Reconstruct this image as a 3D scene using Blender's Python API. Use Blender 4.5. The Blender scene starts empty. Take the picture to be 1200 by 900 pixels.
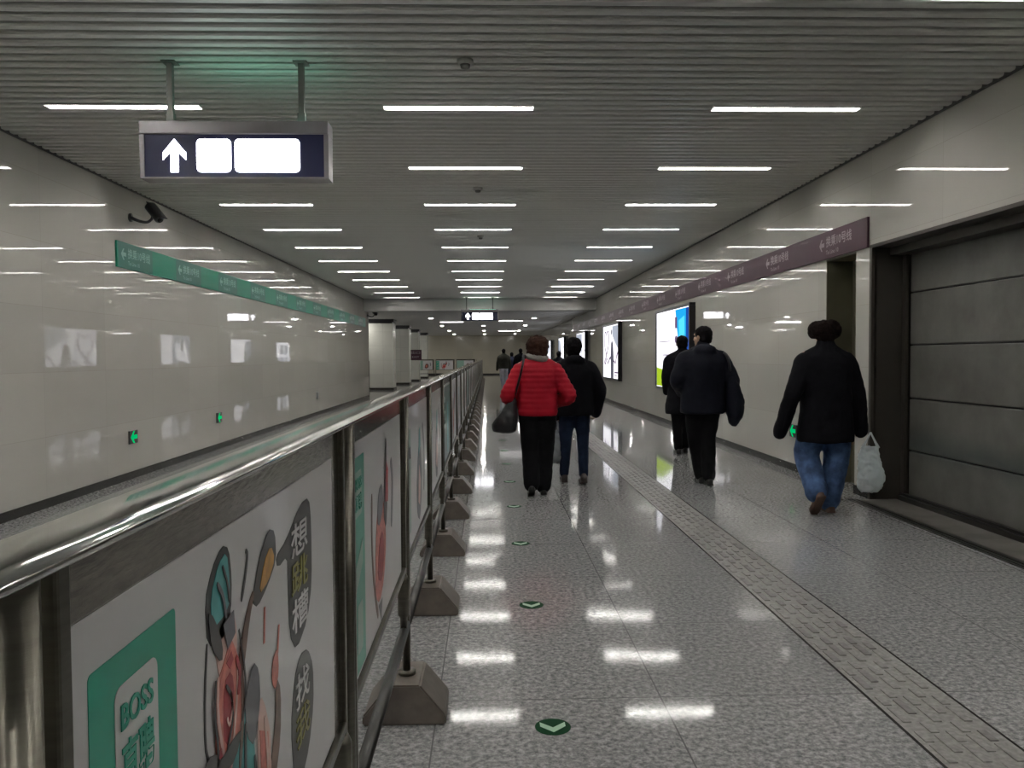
import bpy, bmesh, math, random
from mathutils import Vector, Matrix, noise
R = math.radians
PI = math.pi
SC = bpy.context.scene
COL = SC.collection
random.seed(7)

# ------------------------------------------------------------------ helpers
def tag(o, label=None, cat=None, group=None, kind=None):
    if label: o['label'] = label
    if cat: o['category'] = cat
    if group: o['group'] = group
    if kind: o['kind'] = kind
    return o

def empty(name, loc, label, cat, group=None, rz=0.0):
    o = bpy.data.objects.new(name, None)
    COL.objects.link(o)
    o.empty_display_size = 0.1
    o.location = loc
    o.rotation_euler.z = rz
    return tag(o, label, cat, group)

def link(name, me, mats, parent=None, loc=None):
    o = bpy.data.objects.new(name, me)
    if not isinstance(mats, (list, tuple)): mats = [mats]
    if len(me.materials) == 0:
        for m in mats: me.materials.append(m)
    COL.objects.link(o)
    if parent: o.parent = parent
    if loc: o.location = loc
    return o

def mesh_of(bm, smooth=False):
    me = bpy.data.meshes.new('m')
    bmesh.ops.recalc_face_normals(bm, faces=bm.faces)
    bm.to_mesh(me); bm.free()
    if smooth:
        me.shade_smooth()
    return me

def box(bm, x0, x1, y0, y1, z0, z1, mi=0, bev=0.0):
    ret = bmesh.ops.create_cube(bm, size=1.0)
    vs = ret['verts']
    for v in vs:
        v.co = Vector((x0 + (v.co.x + .5) * (x1 - x0), y0 + (v.co.y + .5) * (y1 - y0), z0 + (v.co.z + .5) * (z1 - z0)))
    fs = set(f for v in vs for f in v.link_faces)
    for f in fs: f.material_index = mi
    if bev > 0:
        es = list(set(e for v in vs for e in v.link_edges))
        r = bmesh.ops.bevel(bm, geom=es, offset=bev, segments=2, affect='EDGES', profile=.5)
        for f in r['faces']: f.material_index = mi
    return vs

def boxo(name, dims, mat, parent=None, bev=0.0, loc=None):
    bm = bmesh.new(); box(bm, *dims, bev=bev)
    return link(name, mesh_of(bm), mat, parent, loc)

def tube(bm, pts, rad, seg=12, mi=0, caps=True, squash=None):
    """round tube along a polyline; rad a number or a list; squash=(axis vector, factor)"""
    pts = [Vector(p) for p in pts]
    n = len(pts)
    rads = rad if isinstance(rad, (list, tuple)) else [rad] * n
    rings = []
    prev = None
    for i, p in enumerate(pts):
        t = (pts[min(i + 1, n - 1)] - pts[max(i - 1, 0)]).normalized()
        if prev is None:
            a = Vector((1, 0, 0)) if abs(t.x) < .8 else Vector((0, 1, 0))
            u = (a - t * a.dot(t)).normalized()
        else:
            u = (prev - t * prev.dot(t)).normalized()
        prev = u
        w = t.cross(u)
        ring = []
        for k in range(seg):
            th = 2 * PI * k / seg
            d = (u * math.cos(th) + w * math.sin(th)) * rads[i]
            if squash: d -= squash[0] * d.dot(squash[0]) * (1 - squash[1])
            ring.append(bm.verts.new(p + d))
        rings.append(ring)
    for a, b in zip(rings, rings[1:]):
        for k in range(seg):
            f = bm.faces.new((a[k], a[(k + 1) % seg], b[(k + 1) % seg], b[k])); f.material_index = mi
    if caps:
        f = bm.faces.new(rings[0][::-1]); f.material_index = mi
        f = bm.faces.new(rings[-1]); f.material_index = mi

def smooth_path(pts, rads, sub=5):
    """Catmull-Rom through the points (and radii)"""
    P = [Vector(p) for p in pts]; n = len(P)
    out, rr = [], []
    for i in range(n - 1):
        p0, p1, p2, p3 = P[max(i - 1, 0)], P[i], P[i + 1], P[min(i + 2, n - 1)]
        r0, r1, r2, r3 = rads[max(i - 1, 0)], rads[i], rads[i + 1], rads[min(i + 2, n - 1)]
        for k in range(sub):
            t = k / sub
            f = lambda a, b, c, d: 0.5 * ((2 * b) + (-a + c) * t + (2 * a - 5 * b + 4 * c - d) * t * t + (-a + 3 * b - 3 * c + d) * t ** 3)
            out.append(f(p0, p1, p2, p3)); rr.append(f(r0, r1, r2, r3))
    out.append(P[-1]); rr.append(rads[-1])
    return out, rr

def limb(bm, pts, rads, seg=14, sub=5, squash=None):
    p, r = smooth_path(pts, rads, sub)
    tube(bm, p, r, seg, squash=squash)
    for q, rr in ((p[0], r[0]), (p[-1], r[-1])):       # round ends
        ell(bm, q, (rr * .98,) * 3, 10, 8)

def ell(bm, c, r, u=20, v=14, rot=None):
    ret = bmesh.ops.create_uvsphere(bm, u_segments=u, v_segments=v, radius=1.0)
    M = Matrix.Translation(Vector(c)) @ (rot.to_4x4() if rot else Matrix.Identity(4)) @ Matrix.Diagonal((*r, 1))
    bmesh.ops.transform(bm, matrix=M, verts=ret['verts'])

def rings_loft(bm, rings, seg=28, n=2.3):
    """rings: (z, rx, ry, cx, cy); superellipse sections, closed at both ends"""
    vs = []
    for z, rx, ry, cx, cy in rings:
        ring = []
        for k in range(seg):
            th = 2 * PI * k / seg
            c, s = math.cos(th), math.sin(th)
            ring.append(bm.verts.new((cx + rx * math.copysign(abs(c) ** (2 / n), c), cy + ry * math.copysign(abs(s) ** (2 / n), s), z)))
        vs.append(ring)
    for a, b in zip(vs, vs[1:]):
        for k in range(seg): bm.faces.new((a[k], a[(k + 1) % seg], b[(k + 1) % seg], b[k]))
    bm.faces.new(vs[0][::-1]); bm.faces.new(vs[-1])

def fuse(bm, voxel, smooth=4, wr=0.0, wscale=.12, fn=None):
    """fuse overlapping closed shapes into one continuous skin"""
    me = mesh_of(bm)
    o = bpy.data.objects.new('tmp', me); COL.objects.link(o)
    m = o.modifiers.new('r', 'REMESH'); m.mode = 'VOXEL'; m.voxel_size = voxel; m.adaptivity = 0
    if smooth:
        s = o.modifiers.new('s', 'SMOOTH'); s.iterations = smooth; s.factor = .6
    dg = bpy.context.evaluated_depsgraph_get()
    out = bpy.data.meshes.new_from_object(o.evaluated_get(dg))
    bpy.data.objects.remove(o); bpy.data.meshes.remove(me)
    if wr or fn:
        nor = [v.normal.copy() for v in out.vertices]
        for v, nn in zip(out.vertices, nor):
            d = 0
            if wr:
                q = v.co * (1 / wscale)
                d += wr * (noise.noise(q) + .5 * noise.noise(q * 2.3))
            if fn: d += fn(v.co)
            v.co += nn * d
    out.shade_smooth()
    return out

# ------------------------------------------------------------------ materials
MATS = {}
def srgb(c):
    return tuple(((x / 12.92) if x <= .04045 else ((x + .055) / 1.055) ** 2.4) for x in [v / 255 for v in c])

def mat(name, col, rough=.5, metal=0.0, spec=.5, var=0.0, vscale=8.0, bump=0.0, bscale=60.0, sheen=0.0, emit=None, estr=0.0, stretch=None, coat=0.0):
    if name in MATS: return MATS[name]
    m = bpy.data.materials.new(name); m.use_nodes = True
    nt = m.node_tree; N = nt.nodes; L = nt.links
    b = N['Principled BSDF']
    b.inputs['Base Color'].default_value = (*col, 1)
    b.inputs['Roughness'].default_value = rough
    b.inputs['Metallic'].default_value = metal
    b.inputs['Specular IOR Level'].default_value = spec
    b.inputs['Sheen Weight'].default_value = sheen
    b.inputs['Coat Weight'].default_value = coat
    tc = N.new('ShaderNodeTexCoord'); mp = N.new('ShaderNodeMapping')
    L.new(tc.outputs['Object'], mp.inputs[0])
    if stretch: mp.inputs['Scale'].default_value = stretch
    if var:
        nz = N.new('ShaderNodeTexNoise'); nz.inputs['Scale'].default_value = vscale; nz.inputs['Detail'].default_value = 5
        L.new(mp.outputs[0], nz.inputs['Vector'])
        cr = N.new('ShaderNodeValToRGB')
        cr.color_ramp.elements[0].position = .3; cr.color_ramp.elements[1].position = .7
        cr.color_ramp.elements[0].color = (*[c * (1 - var) for c in col], 1)
        cr.color_ramp.elements[1].color = (*[min(1, c * (1 + var)) for c in col], 1)
        L.new(nz.outputs['Fac'], cr.inputs[0]); L.new(cr.outputs[0], b.inputs['Base Color'])
    if bump:
        nb = N.new('ShaderNodeTexNoise'); nb.inputs['Scale'].default_value = bscale; nb.inputs['Detail'].default_value = 4
        L.new(mp.outputs[0], nb.inputs['Vector'])
        bp = N.new('ShaderNodeBump'); bp.inputs['Strength'].default_value = bump; bp.inputs['Distance'].default_value = .01
        L.new(nb.outputs['Fac'], bp.inputs['Height']); L.new(bp.outputs[0], b.inputs['Normal'])
    if emit:
        b.inputs['Emission Color'].default_value = (*emit, 1); b.inputs['Emission Strength'].default_value = estr
    MATS[name] = m
    return m

def math_node(N, L, op, a, b=None, c=None):
    n = N.new('ShaderNodeMath'); n.operation = op
    for i, v in enumerate((a, b, c)):
        if v is None: continue
        if isinstance(v, (int, float)): n.inputs[i].default_value = v
        else: L.new(v, n.inputs[i])
    return n.outputs[0]

def joint_mask(N, L, coord, period, offset, width):
    """1 on a thin joint every period"""
    t = math_node(N, L, 'SUBTRACT', coord, offset)
    t = math_node(N, L, 'DIVIDE', t, period)
    t = math_node(N, L, 'FRACT', t)
    t = math_node(N, L, 'SUBTRACT', t, .5)
    t = math_node(N, L, 'ABSOLUTE', t)
    return math_node(N, L, 'GREATER_THAN', t, .5 - width / period / 2)

def tile_material(name, base, joint, pu, ou, pv, ov, axes, jw, rough, speckle=None, tilt=.0, bump=0.0, spec=.5):
    m = bpy.data.materials.new(name); m.use_nodes = True
    nt = m.node_tree; N = nt.nodes; L = nt.links; b = N['Principled BSDF']
    tc = N.new('ShaderNodeTexCoord'); sp = N.new('ShaderNodeSeparateXYZ'); L.new(tc.outputs['Object'], sp.inputs[0])
    cu, cv = sp.outputs[axes[0]], sp.outputs[axes[1]]
    ju = joint_mask(N, L, cu, pu, ou, jw); jv = joint_mask(N, L, cv, pv, ov, jw)
    jm = math_node(N, L, 'MAXIMUM', ju, jv)
    # one random value per tile
    fu = math_node(N, L, 'FLOOR', math_node(N, L, 'DIVIDE', math_node(N, L, 'SUBTRACT', cu, ou), pu))
    fv = math_node(N, L, 'FLOOR', math_node(N, L, 'DIVIDE', math_node(N, L, 'SUBTRACT', cv, ov), pv))
    cb = N.new('ShaderNodeCombineXYZ'); L.new(fu, cb.inputs[0]); L.new(fv, cb.inputs[1])
    wn = N.new('ShaderNodeTexWhiteNoise'); wn.noise_dimensions = '3D'; L.new(cb.outputs[0], wn.inputs['Vector'])
    if speckle:
        nz = N.new('ShaderNodeTexNoise'); nz.inputs['Scale'].default_value = speckle[0]; nz.inputs['Detail'].default_value = 4; nz.inputs['Roughness'].default_value = .75
        L.new(tc.outputs['Object'], nz.inputs['Vector'])
        cr = N.new('ShaderNodeValToRGB'); e = cr.color_ramp.elements
        e[0].position = .36; e[0].color = (*speckle[1], 1)
        e[1].position = .64; e[1].color = (*speckle[3], 1)
        k = cr.color_ramp.elements.new(.5); k.color = (*speckle[2], 1)
        L.new(nz.outputs['Fac'], cr.inputs[0]); col = cr.outputs[0]
    else:
        rgb = N.new('ShaderNodeRGB'); rgb.outputs[0].default_value = (*base, 1); col = rgb.outputs[0]
    hv = N.new('ShaderNodeHueSaturation'); L.new(col, hv.inputs['Color'])
    L.new(math_node(N, L, 'MULTIPLY_ADD', wn.outputs['Value'], .08, .96), hv.inputs['Value'])
    mx = N.new('ShaderNodeMix'); mx.data_type = 'RGBA'
    L.new(jm, mx.inputs[0]); L.new(hv.outputs[0], mx.inputs[6]); mx.inputs[7].default_value = (*joint, 1)
    L.new(mx.outputs[2], b.inputs['Base Color'])
    b.inputs['Roughness'].default_value = rough
    b.inputs['Specular IOR Level'].default_value = spec
    # every tile sits a hair off true, so reflections break at the joints
    vm = N.new('ShaderNodeVectorMath'); vm.operation = 'SUBTRACT'; L.new(wn.outputs['Color'], vm.inputs[0]); vm.inputs[1].default_value = (.5, .5, .5)
    vs = N.new('ShaderNodeVectorMath'); vs.operation = 'SCALE'; L.new(vm.outputs[0], vs.inputs[0]); vs.inputs['Scale'].default_value = tilt
    nb = N.new('ShaderNodeTexNoise'); nb.inputs['Scale'].default_value = 3.0; nb.inputs['Detail'].default_value = 1
    L.new(tc.outputs['Object'], nb.inputs['Vector'])
    bp = N.new('ShaderNodeBump'); bp.inputs['Strength'].default_value = 1; bp.inputs['Distance'].default_value = bump
    L.new(nb.outputs['Fac'], bp.inputs['Height'])
    va = N.new('ShaderNodeVectorMath'); va.operation = 'ADD'; L.new(bp.outputs[0], va.inputs[0]); L.new(vs.outputs[0], va.inputs[1])
    vn = N.new('ShaderNodeVectorMath'); vn.operation = 'NORMALIZE'; L.new(va.outputs[0], vn.inputs[0])
    L.new(vn.outputs[0], b.inputs['Normal'])
    return m

def emat(name, col, s):
    if name in MATS: return MATS[name]
    m = bpy.data.materials.new(name); m.use_nodes = True
    N = m.node_tree.nodes; L = m.node_tree.links
    N.remove(N['Principled BSDF'])
    e = N.new('ShaderNodeEmission'); e.inputs[0].default_value = (*col, 1); e.inputs[1].default_value = s
    L.new(e.outputs[0], N['Material Output'].inputs[0])
    MATS[name] = m
    return m

TUBE = 245.0
M = dict(
    wall=tile_material('cream_wall_tile', (.465, .448, .408), (.36, .345, .31), 1.2, .35, .6, .05, ('Y', 'Z'), .003, .02, tilt=.0022, bump=.0001),
    wallx=tile_material('cream_end_wall_tile', (.50, .47, .38), (.40, .37, .30), 1.2, .1, .6, .05, ('X', 'Z'), .004, .12, tilt=.004, bump=.0008),
    column=tile_material('pale_column_tile', (.62, .62, .56), (.4, .4, .36), 1.2, .1, .6, .05, ('X', 'Z'), .006, .15, tilt=.002, bump=.0005),
    floor=tile_material('grey_granite', (.3, .3, .3), (.12, .12, .12), .89, -.205, .89, 4.07, ('X', 'Y'), .006, .065,
                        speckle=(42, (.12, .12, .125), (.245, .242, .24), (.40, .392, .385)), tilt=.0025, bump=.00012, spec=.31),
    strip=mat('ceiling_strip_paint', (.60, .60, .57), .42, .1),
    plenum=mat('dark_plenum', (.13, .13, .125), .8),
    smoothceil=mat('plain_ceiling_paint', (.56, .56, .54), .5, var=.05, vscale=1.5),
    skirt=mat('dark_stone_skirting', (.03, .027, .024), .25),
    steel=mat('brushed_stainless', (.155, .145, .12), .32, 1.0, var=.12, vscale=9, stretch=(1, 1, 14), bump=.05, bscale=40),
    rail=mat('polished_rail', (.60, .60, .58), .07, 1.0, bump=.02, bscale=9),
    sheet=mat('scuffed_steel_sheet', (.27, .25, .22), .16, .9, var=.25, vscale=14, stretch=(1, 2, 10), bump=.06, bscale=18),
    darksteel=mat('dark_steel_tube', (.06, .058, .055), .3, .7),
    base=mat('cast_barrier_foot', (.165, .14, .12), .38, .3, var=.15, vscale=20),
    poster=mat('poster_white', (.50, .49, .49), .32, var=.05, vscale=3, coat=.25),
    teal=mat('poster_teal', srgb((26, 148, 122)), .32, coat=.25, var=.06),
    ink=mat('poster_ink', (.035, .033, .032), .4, coat=.2),
    aqua=mat('poster_aqua', srgb((70, 150, 150)), .4, coat=.2, var=.15, vscale=40),
    red=mat('poster_red', srgb((150, 32, 40)), .4, coat=.2, var=.2, vscale=50),
    coral=mat('poster_coral', srgb((196, 110, 95)), .4, coat=.2, var=.3, vscale=60),
    ochre=mat('poster_ochre', srgb((176, 128, 50)), .4, coat=.2, var=.3, vscale=50),
    brown=mat('poster_brown', srgb((96, 70, 56)), .4, coat=.2, var=.3, vscale=50),
    olive=mat('poster_olive', srgb((128, 122, 60)), .4, coat=.2),
    slate=mat('poster_slate', srgb((92, 92, 98)), .4, coat=.2),
    blush=mat('poster_blush', srgb((205, 170, 160)), .4, coat=.2),
    darkteal=mat('poster_dark_teal', srgb((38, 88, 80)), .35, coat=.25),
    paleteal=mat('poster_pale_teal', srgb((128, 160, 145)), .35, coat=.25),
    tube=emat('fluorescent_tube', (1.0, .985, .95), TUBE),
    tubeweak=emat('dim_fluorescent_tube', (1.0, .95, .93), TUBE * .3),
    tubecap=emat('tube_end_glow', (1, .98, .95), TUBE * 1.2),
    housing=mat('white_lamp_tray', (.82, .82, .80), .4),
    spotdisc=emat('downlight_lens', (1, .97, .92), 800.0),
    trim_metal=mat('satin_metal_trim', (.5, .5, .5), .3, .8),
    signblue=mat('sign_navy_face', (.030, .032, .085), .22),
    signmetal=mat('sign_silver_casing', (.27, .255, .27), .35, .6),
    signwhite=emat('sign_lit_white', (.97, .96, 1.0), 14.0),
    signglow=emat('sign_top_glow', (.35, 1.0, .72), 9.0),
    rod=mat('grey_hanger_rod', (.20, .20, .19), .4, .5),
    green=mat('green_band', srgb((18, 128, 102)), .4, spec=.3),
    greendark=mat('green_band_worn', srgb((48, 108, 98)), .4, spec=.3),
    purple=mat('purple_band', srgb((72, 46, 58)), .4, spec=.25),
    greentext=mat('green_band_letters', srgb((128, 172, 162)), .4),
    purpletext=mat('purple_band_letters', srgb((150, 136, 142)), .4),
    exit=emat('exit_arrow_green', (.0, 1.0, .30), 1.1),
    exitbox=mat('exit_sign_case', (.03, .03, .03), .3),
    black=mat('black_frame', (.012, .012, .016), .3),
    jamb=mat('dark_bronze_jamb', (.055, .048, .040), .45, .3, var=.12, vscale=3),
    nicheolive=mat('olive_door_leaf', (.085, .078, .048), .5, var=.1, vscale=4),
    innerfloor=mat('dark_inner_floor', (.115, .105, .095), .45, var=.35, vscale=4, bump=.1, bscale=20),
    sill=mat('dark_sill_plate', (.03, .027, .024), .35, .4),
    tactile=mat('tactile_granite', (.235, .225, .215), .35, var=.35, vscale=45),
    tactiledark=mat('tactile_worn_bar', (.17, .16, .155), .35, var=.3, vscale=45),
    stickg=mat('sticker_dark_green', (.008, .045, .018), .8, spec=.08),
    stickw=mat('sticker_pale_green', (.34, .50, .36), .6, spec=.15),
    plastic=mat('dark_camera_plastic', (.05, .05, .052), .35),
    lens=mat('glass_lens', (.01, .01, .012), .05),
    whiteplastic=mat('detector_plastic', (.45, .45, .43), .4),
    skin=mat('skin', (.40, .25, .18), .5, var=.08),
    eye=mat('eye_dark', (.03, .02, .02), .15),
)

def concrete():
    m = bpy.data.materials.new('gate_leaf_paint'); m.use_nodes = True
    N = m.node_tree.nodes; L = m.node_tree.links; b = N['Principled BSDF']
    tc = N.new('ShaderNodeTexCoord')
    n1 = N.new('ShaderNodeTexNoise'); n1.inputs['Scale'].default_value = 2.2; n1.inputs['Detail'].default_value = 6; n1.inputs['Roughness'].default_value = .6
    L.new(tc.outputs['Object'], n1.inputs['Vector'])
    cr = N.new('ShaderNodeValToRGB'); e = cr.color_ramp.elements
    e[0].position = .3; e[0].color = (.075, .070, .060, 1); e[1].position = .72; e[1].color = (.15, .148, .132, 1)
    L.new(n1.outputs['Fac'], cr.inputs[0])
    # damp, darker band left by trolleys rubbing along the gate at knee height
    sp = N.new('ShaderNodeSeparateXYZ'); L.new(tc.outputs['Object'], sp.inputs[0])
    n2 = N.new('ShaderNodeTexNoise'); n2.inputs['Scale'].default_value = 1.6; n2.inputs['Detail'].default_value = 3
    L.new(tc.outputs['Object'], n2.inputs['Vector'])
    z = math_node(N, L, 'MULTIPLY_ADD', n2.outputs['Fac'], .35, sp.outputs['Z'])
    d = math_node(N, L, 'ABSOLUTE', math_node(N, L, 'SUBTRACT', z, .70))
    mk = math_node(N, L, 'SUBTRACT', 1.0, math_node(N, L, 'MULTIPLY', d, 6.0))
    mk = math_node(N, L, 'MULTIPLY', math_node(N, L, 'MAXIMUM', mk, 0.0), .75)
    mx = N.new('ShaderNodeMix'); mx.data_type = 'RGBA'; L.new(mk, mx.inputs[0]); L.new(cr.outputs[0], mx.inputs[6]); mx.inputs[7].default_value = (.045, .058, .055, 1)
    L.new(mx.outputs[2], b.inputs['Base Color']); b.inputs['Roughness'].default_value = .42
    bp = N.new('ShaderNodeBump'); bp.inputs['Strength'].default_value = .25; bp.inputs['Distance'].default_value = .02
    L.new(n1.outputs['Fac'], bp.inputs['Height']); L.new(bp.outputs[0], b.inputs['Normal'])
    return m
M['gate'] = concrete()

def plastic_bag(name, col):
    m = bpy.data.materials.new(name); m.use_nodes = True
    N = m.node_tree.nodes; L = m.node_tree.links; b = N['Principled BSDF']
    b.inputs['Base Color'].default_value = (*col, 1); b.inputs['Roughness'].default_value = .3
    tr = N.new('ShaderNodeBsdfTranslucent'); tr.inputs[0].default_value = (*col, 1)
    tp = N.new('ShaderNodeBsdfTransparent')
    a = N.new('ShaderNodeMixShader'); a.inputs[0].default_value = .45; L.new(b.outputs[0], a.inputs[1]); L.new(tr.outputs[0], a.inputs[2])
    c = N.new('ShaderNodeMixShader'); c.inputs[0].default_value = .22; L.new(a.outputs[0], c.inputs[1]); L.new(tp.outputs[0], c.inputs[2])
    L.new(c.outputs[0], N['Material Output'].inputs[0])
    return m
M['bagwhite'] = plastic_bag('white_plastic_film', (.82, .88, .90))
M['baggrey'] = plastic_bag('grey_plastic_film', (.36, .38, .40))

def cloth(name, col, rough=.85, bump=.25, bscale=90, var=.15, sheen=0.0):
    return mat(name, col, rough, 0, .15, var=var, vscale=12, bump=bump, bscale=bscale, sheen=sheen)

# ------------------------------------------------------------------ geometry constants
WL, WR, HC = -4.08, 3.62, 3.304
YB = -5.5                      # closed end behind the viewer
Y0 = 6.36                      # first full row of lamps
PITCH = .125

def struct(name, bm, mt, smooth=False):
    return tag(link(name, mesh_of(bm, smooth), mt), kind='structure')

# floor
bm = bmesh.new(); box(bm, -9.5, 5.2, YB - .2, 61.6, -.12, 0)
struct('floor', bm, M['floor'])

# left wall, ends at y 27.9 ; hall opens beyond
bm = bmesh.new(); box(bm, WL - .35, WL, YB, 27.9, 0, 3.5)
struct('wall_left', bm, M['wall'])
bm = bmesh.new(); box(bm, -9.5, WL - .35, 27.55, 27.9, 0, 3.5); box(bm, -9.5, -9.2, 27.9, 61.3, 0, 3.5)
struct('wall_left_hall', bm, M['wallx'])
# right wall with a niche and the gate opening
bm = bmesh.new()
box(bm, WR, WR + .5, 8.55, 61.3, 0, 3.5)
box(bm, WR, WR + .5, 7.85, 8.55, 2.38, 3.5)
box(bm, WR, WR + .5, 7.54, 7.85, 0, 3.5)
box(bm, WR, WR + .5, 1.2, 7.54, 2.40, 3.5)
box(bm, WR, WR + .5, YB, 1.2, 0, 3.5)
struct('wall_right', bm, M['wall'])
bm = bmesh.new(); box(bm, -9.5, 5.2, 61.3, 61.6, 0, 3.5)
struct('wall_far', bm, M['wallx'])
bm = bmesh.new(); box(bm, -4.5, 4.2, YB - .2, YB, 0, 3.5)
struct('wall_back', bm, M['wallx'])
# skirtings
bm = bmesh.new(); box(bm, WL, WL + .012, YB, 27.9, 0, .085); struct('baseboard_left', bm, M['skirt'])
bm = bmesh.new(); box(bm, WR - .012, WR, 8.55, 61.3, 0, .085); box(bm, WR - .012, WR, 7.54, 7.85, 0, .085); struct('baseboard_right', bm, M['skirt'])
bm = bmesh.new(); box(bm, -9.2, WR - .012, 61.288, 61.3, 0, .11); struct('baseboard_far', bm, M['skirt'])
bm = bmesh.new(); box(bm, WL - .01, WL + .012, 27.9, 27.93, 0, 1.25); struct('trim_1', bm, M['skirt'])

# lamps: rows every 2 m, three columns
LX = [-.2113 - 2.5693, -.2113, -.2113 + 2.5693]
LHW = .578
ROWS = list(range(-4, 11))
lampY = {k: Y0 + 2 * k for k in ROWS}

# ceiling of shallow metal strips running across
prof = [(-.036, .024), (-.036, .010), (-.026, 0), (.026, 0), (.036, .010), (.036, .024)]
bm = bmesh.new()
nmin, nmax = int((YB - Y0) / PITCH), int((26.85 - Y0) / PITCH)
for n in range(nmin, nmax + 1):
    y = Y0 + n * PITCH
    segs = [(WL, WR)]
    if n % 16 == 0 and (n // 16) in ROWS:
        xs = [WL] + [v for x in LX for v in (x - LHW - .012, x + LHW + .012)] + [WR]
        segs = [(xs[i], xs[i + 1]) for i in range(0, len(xs), 2)]
    for a, b in segs:
        A = [bm.verts.new((a, y + p[0], HC + p[1])) for p in prof]
        B = [bm.verts.new((b, y + p[0], HC + p[1])) for p in prof]
        for i in range(len(prof) - 1):
            bm.faces.new((A[i], B[i], B[i + 1], A[i + 1]))
me = bpy.data.meshes.new('m'); bm.to_mesh(me); bm.free()
tag(link('ceiling', me, M['strip']), kind='structure')
bm = bmesh.new(); box(bm, WL - .3, WR + .3, YB, 27.0, HC + .075, HC + .15)
struct('ceiling_backing', bm, M['plenum'])
# wall channel under the ceiling edge
bm = bmesh.new(); box(bm, WL, WL + .02, YB, 26.9, HC - .012, HC + .03); struct('trim_2', bm, M['plenum'])
bm = bmesh.new(); box(bm, WR - .02, WR, YB, 26.9, HC - .012, HC + .03); struct('trim_3', bm, M['plenum'])
# dropped beam and the lower ceiling of the hall beyond
bm = bmesh.new(); box(bm, WL - .2, WR, 26.9, 27.8, 2.906, HC + .15, bev=.01)
struct('trim_4', bm, M['smoothceil'])
bm = bmesh.new(); box(bm, -9.5, WR + .2, 27.8, 61.3, 2.98, 3.1)
struct('ceiling_hall', bm, M['smoothceil'])

ordw = ['nearest', 'second', 'third', 'fourth', 'fifth', 'sixth', 'seventh', 'eighth', 'ninth', 'tenth', 'eleventh', 'twelfth', 'thirteenth', 'fourteenth', 'fifteenth', 'sixteenth', 'seventeenth', 'eighteenth', 'nineteenth', 'twentieth']
def ordinal(i):
    if i < 20: return ordw[i]
    t = {20: 'twenty', 30: 'thirty'}[i // 10 * 10] if i < 40 else 'forty'
    return t + '-' + ['first', 'second', 'third', 'fourth', 'fifth', 'sixth', 'seventh', 'eighth', 'ninth', 'tenth'][i % 10]

# lamp meshes
bm = bmesh.new()
w, d = .042, .052
box(bm, -LHW - .01, LHW + .01, -w - .004, -w, -.001, d); box(bm, -LHW - .01, LHW + .01, w, w + .004, -.001, d)
box(bm, -LHW - .01, -LHW, -w, w, -.001, d); box(bm, LHW, LHW + .01, -w, w, -.001, d); box(bm, -LHW - .01, LHW + .01, -w - .004, w + .004, d, d + .006)
tray_me = mesh_of(bm)
bm = bmesh.new(); tube(bm, [(-LHW + .015, 0, .033), (LHW - .015, 0, .033)], .014, 10)
tube_me = mesh_of(bm, True)
bm = bmesh.new(); tube(bm, [(-.007, 0, .033), (.006, 0, .033)], .015, 10)
cap_me = mesh_of(bm, True)
weak = {(1, 8), (1, 10), (2, 7), (2, 10), (0, 9), (0, 10), (2, 5)}  # column and row of the tubes that emit more weakly
colw = ['left', 'middle', 'right']
for c in range(3):
    for k in ROWS:
        y = lampY[k]
        wk = (c, k) in weak
        pos = f'{colw[c]} column'
        row = ('row just above the top of the frame' if k == -1 else f'{ordinal(k)} row from the camera' if k >= 0 else f'row behind the viewer, {ordinal(-2 - k)} one back')
        o = empty('ceiling_light', (LX[c], y, HC), f'{"dim " if wk else "bright "}slim ceiling tube light, {pos}, {row}', 'ceiling light', 'tube lights recessed in the strip ceiling')
        link('lamp_tray', tray_me, M['housing'], o)
        t = bpy.data.objects.new('light_tube', tube_me if not wk else tube_me.copy()); COL.objects.link(t); t.parent = o
        if not wk and not tube_me.materials: tube_me.materials.append(M['tube'])
        if wk: t.data.materials.clear(); t.data.materials.append(M['tubeweak'])
        for q in (-1, 1): link('tube_cap', cap_me, M['tubecap'], o, (q * (LHW - .008), 0, 0))

# ------------------------------------------------------------------ polygons and text on flat things
def poly(bm, pts, mi=0, flip=False):
    vs = [bm.verts.new(p) for p in pts]
    f = bm.faces.new(vs); f.material_index = mi
    return f

def text_mesh(s, size=1.0, bold=0.0, extrude=.0005):
    cu = bpy.data.curves.new('t', 'FONT'); cu.body = s; cu.size = size; cu.extrude = extrude; cu.offset = bold; cu.resolution_u = 3
    cu.align_x = 'LEFT'
    o = bpy.data.objects.new('t', cu); COL.objects.link(o)
    dg = bpy.context.evaluated_depsgraph_get(); dg.update()
    me = bpy.data.meshes.new_from_object(o.evaluated_get(dg))
    bpy.data.objects.remove(o)
    return me

def fit(me, w, h):
    """scale a text mesh to fill w x h with its lower left corner at the origin"""
    xs = [v.co.x for v in me.vertices]; ys = [v.co.y for v in me.vertices]
    x0, x1, y0, y1 = min(xs), max(xs), min(ys), max(ys)
    for v in me.vertices:
        v.co.x = (v.co.x - x0) / (x1 - x0) * w; v.co.y = (v.co.y - y0) / (y1 - y0) * h
    return me

def add_text(bm, me, org, ux, uy, un, mi=0):
    """merge a text mesh into bm, its local x,y,z laid along ux,uy,un from org"""
    base = len(bm.verts); vs = []
    for v in me.vertices:
        vs.append(bm.verts.new(Vector(org) + Vector(ux) * v.co.x + Vector(uy) * v.co.y + Vector(un) * v.co.z))
    for p in me.polygons:
        try:
            f = bm.faces.new([vs[i] for i in p.vertices]); f.material_index = mi
        except ValueError: pass

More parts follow.
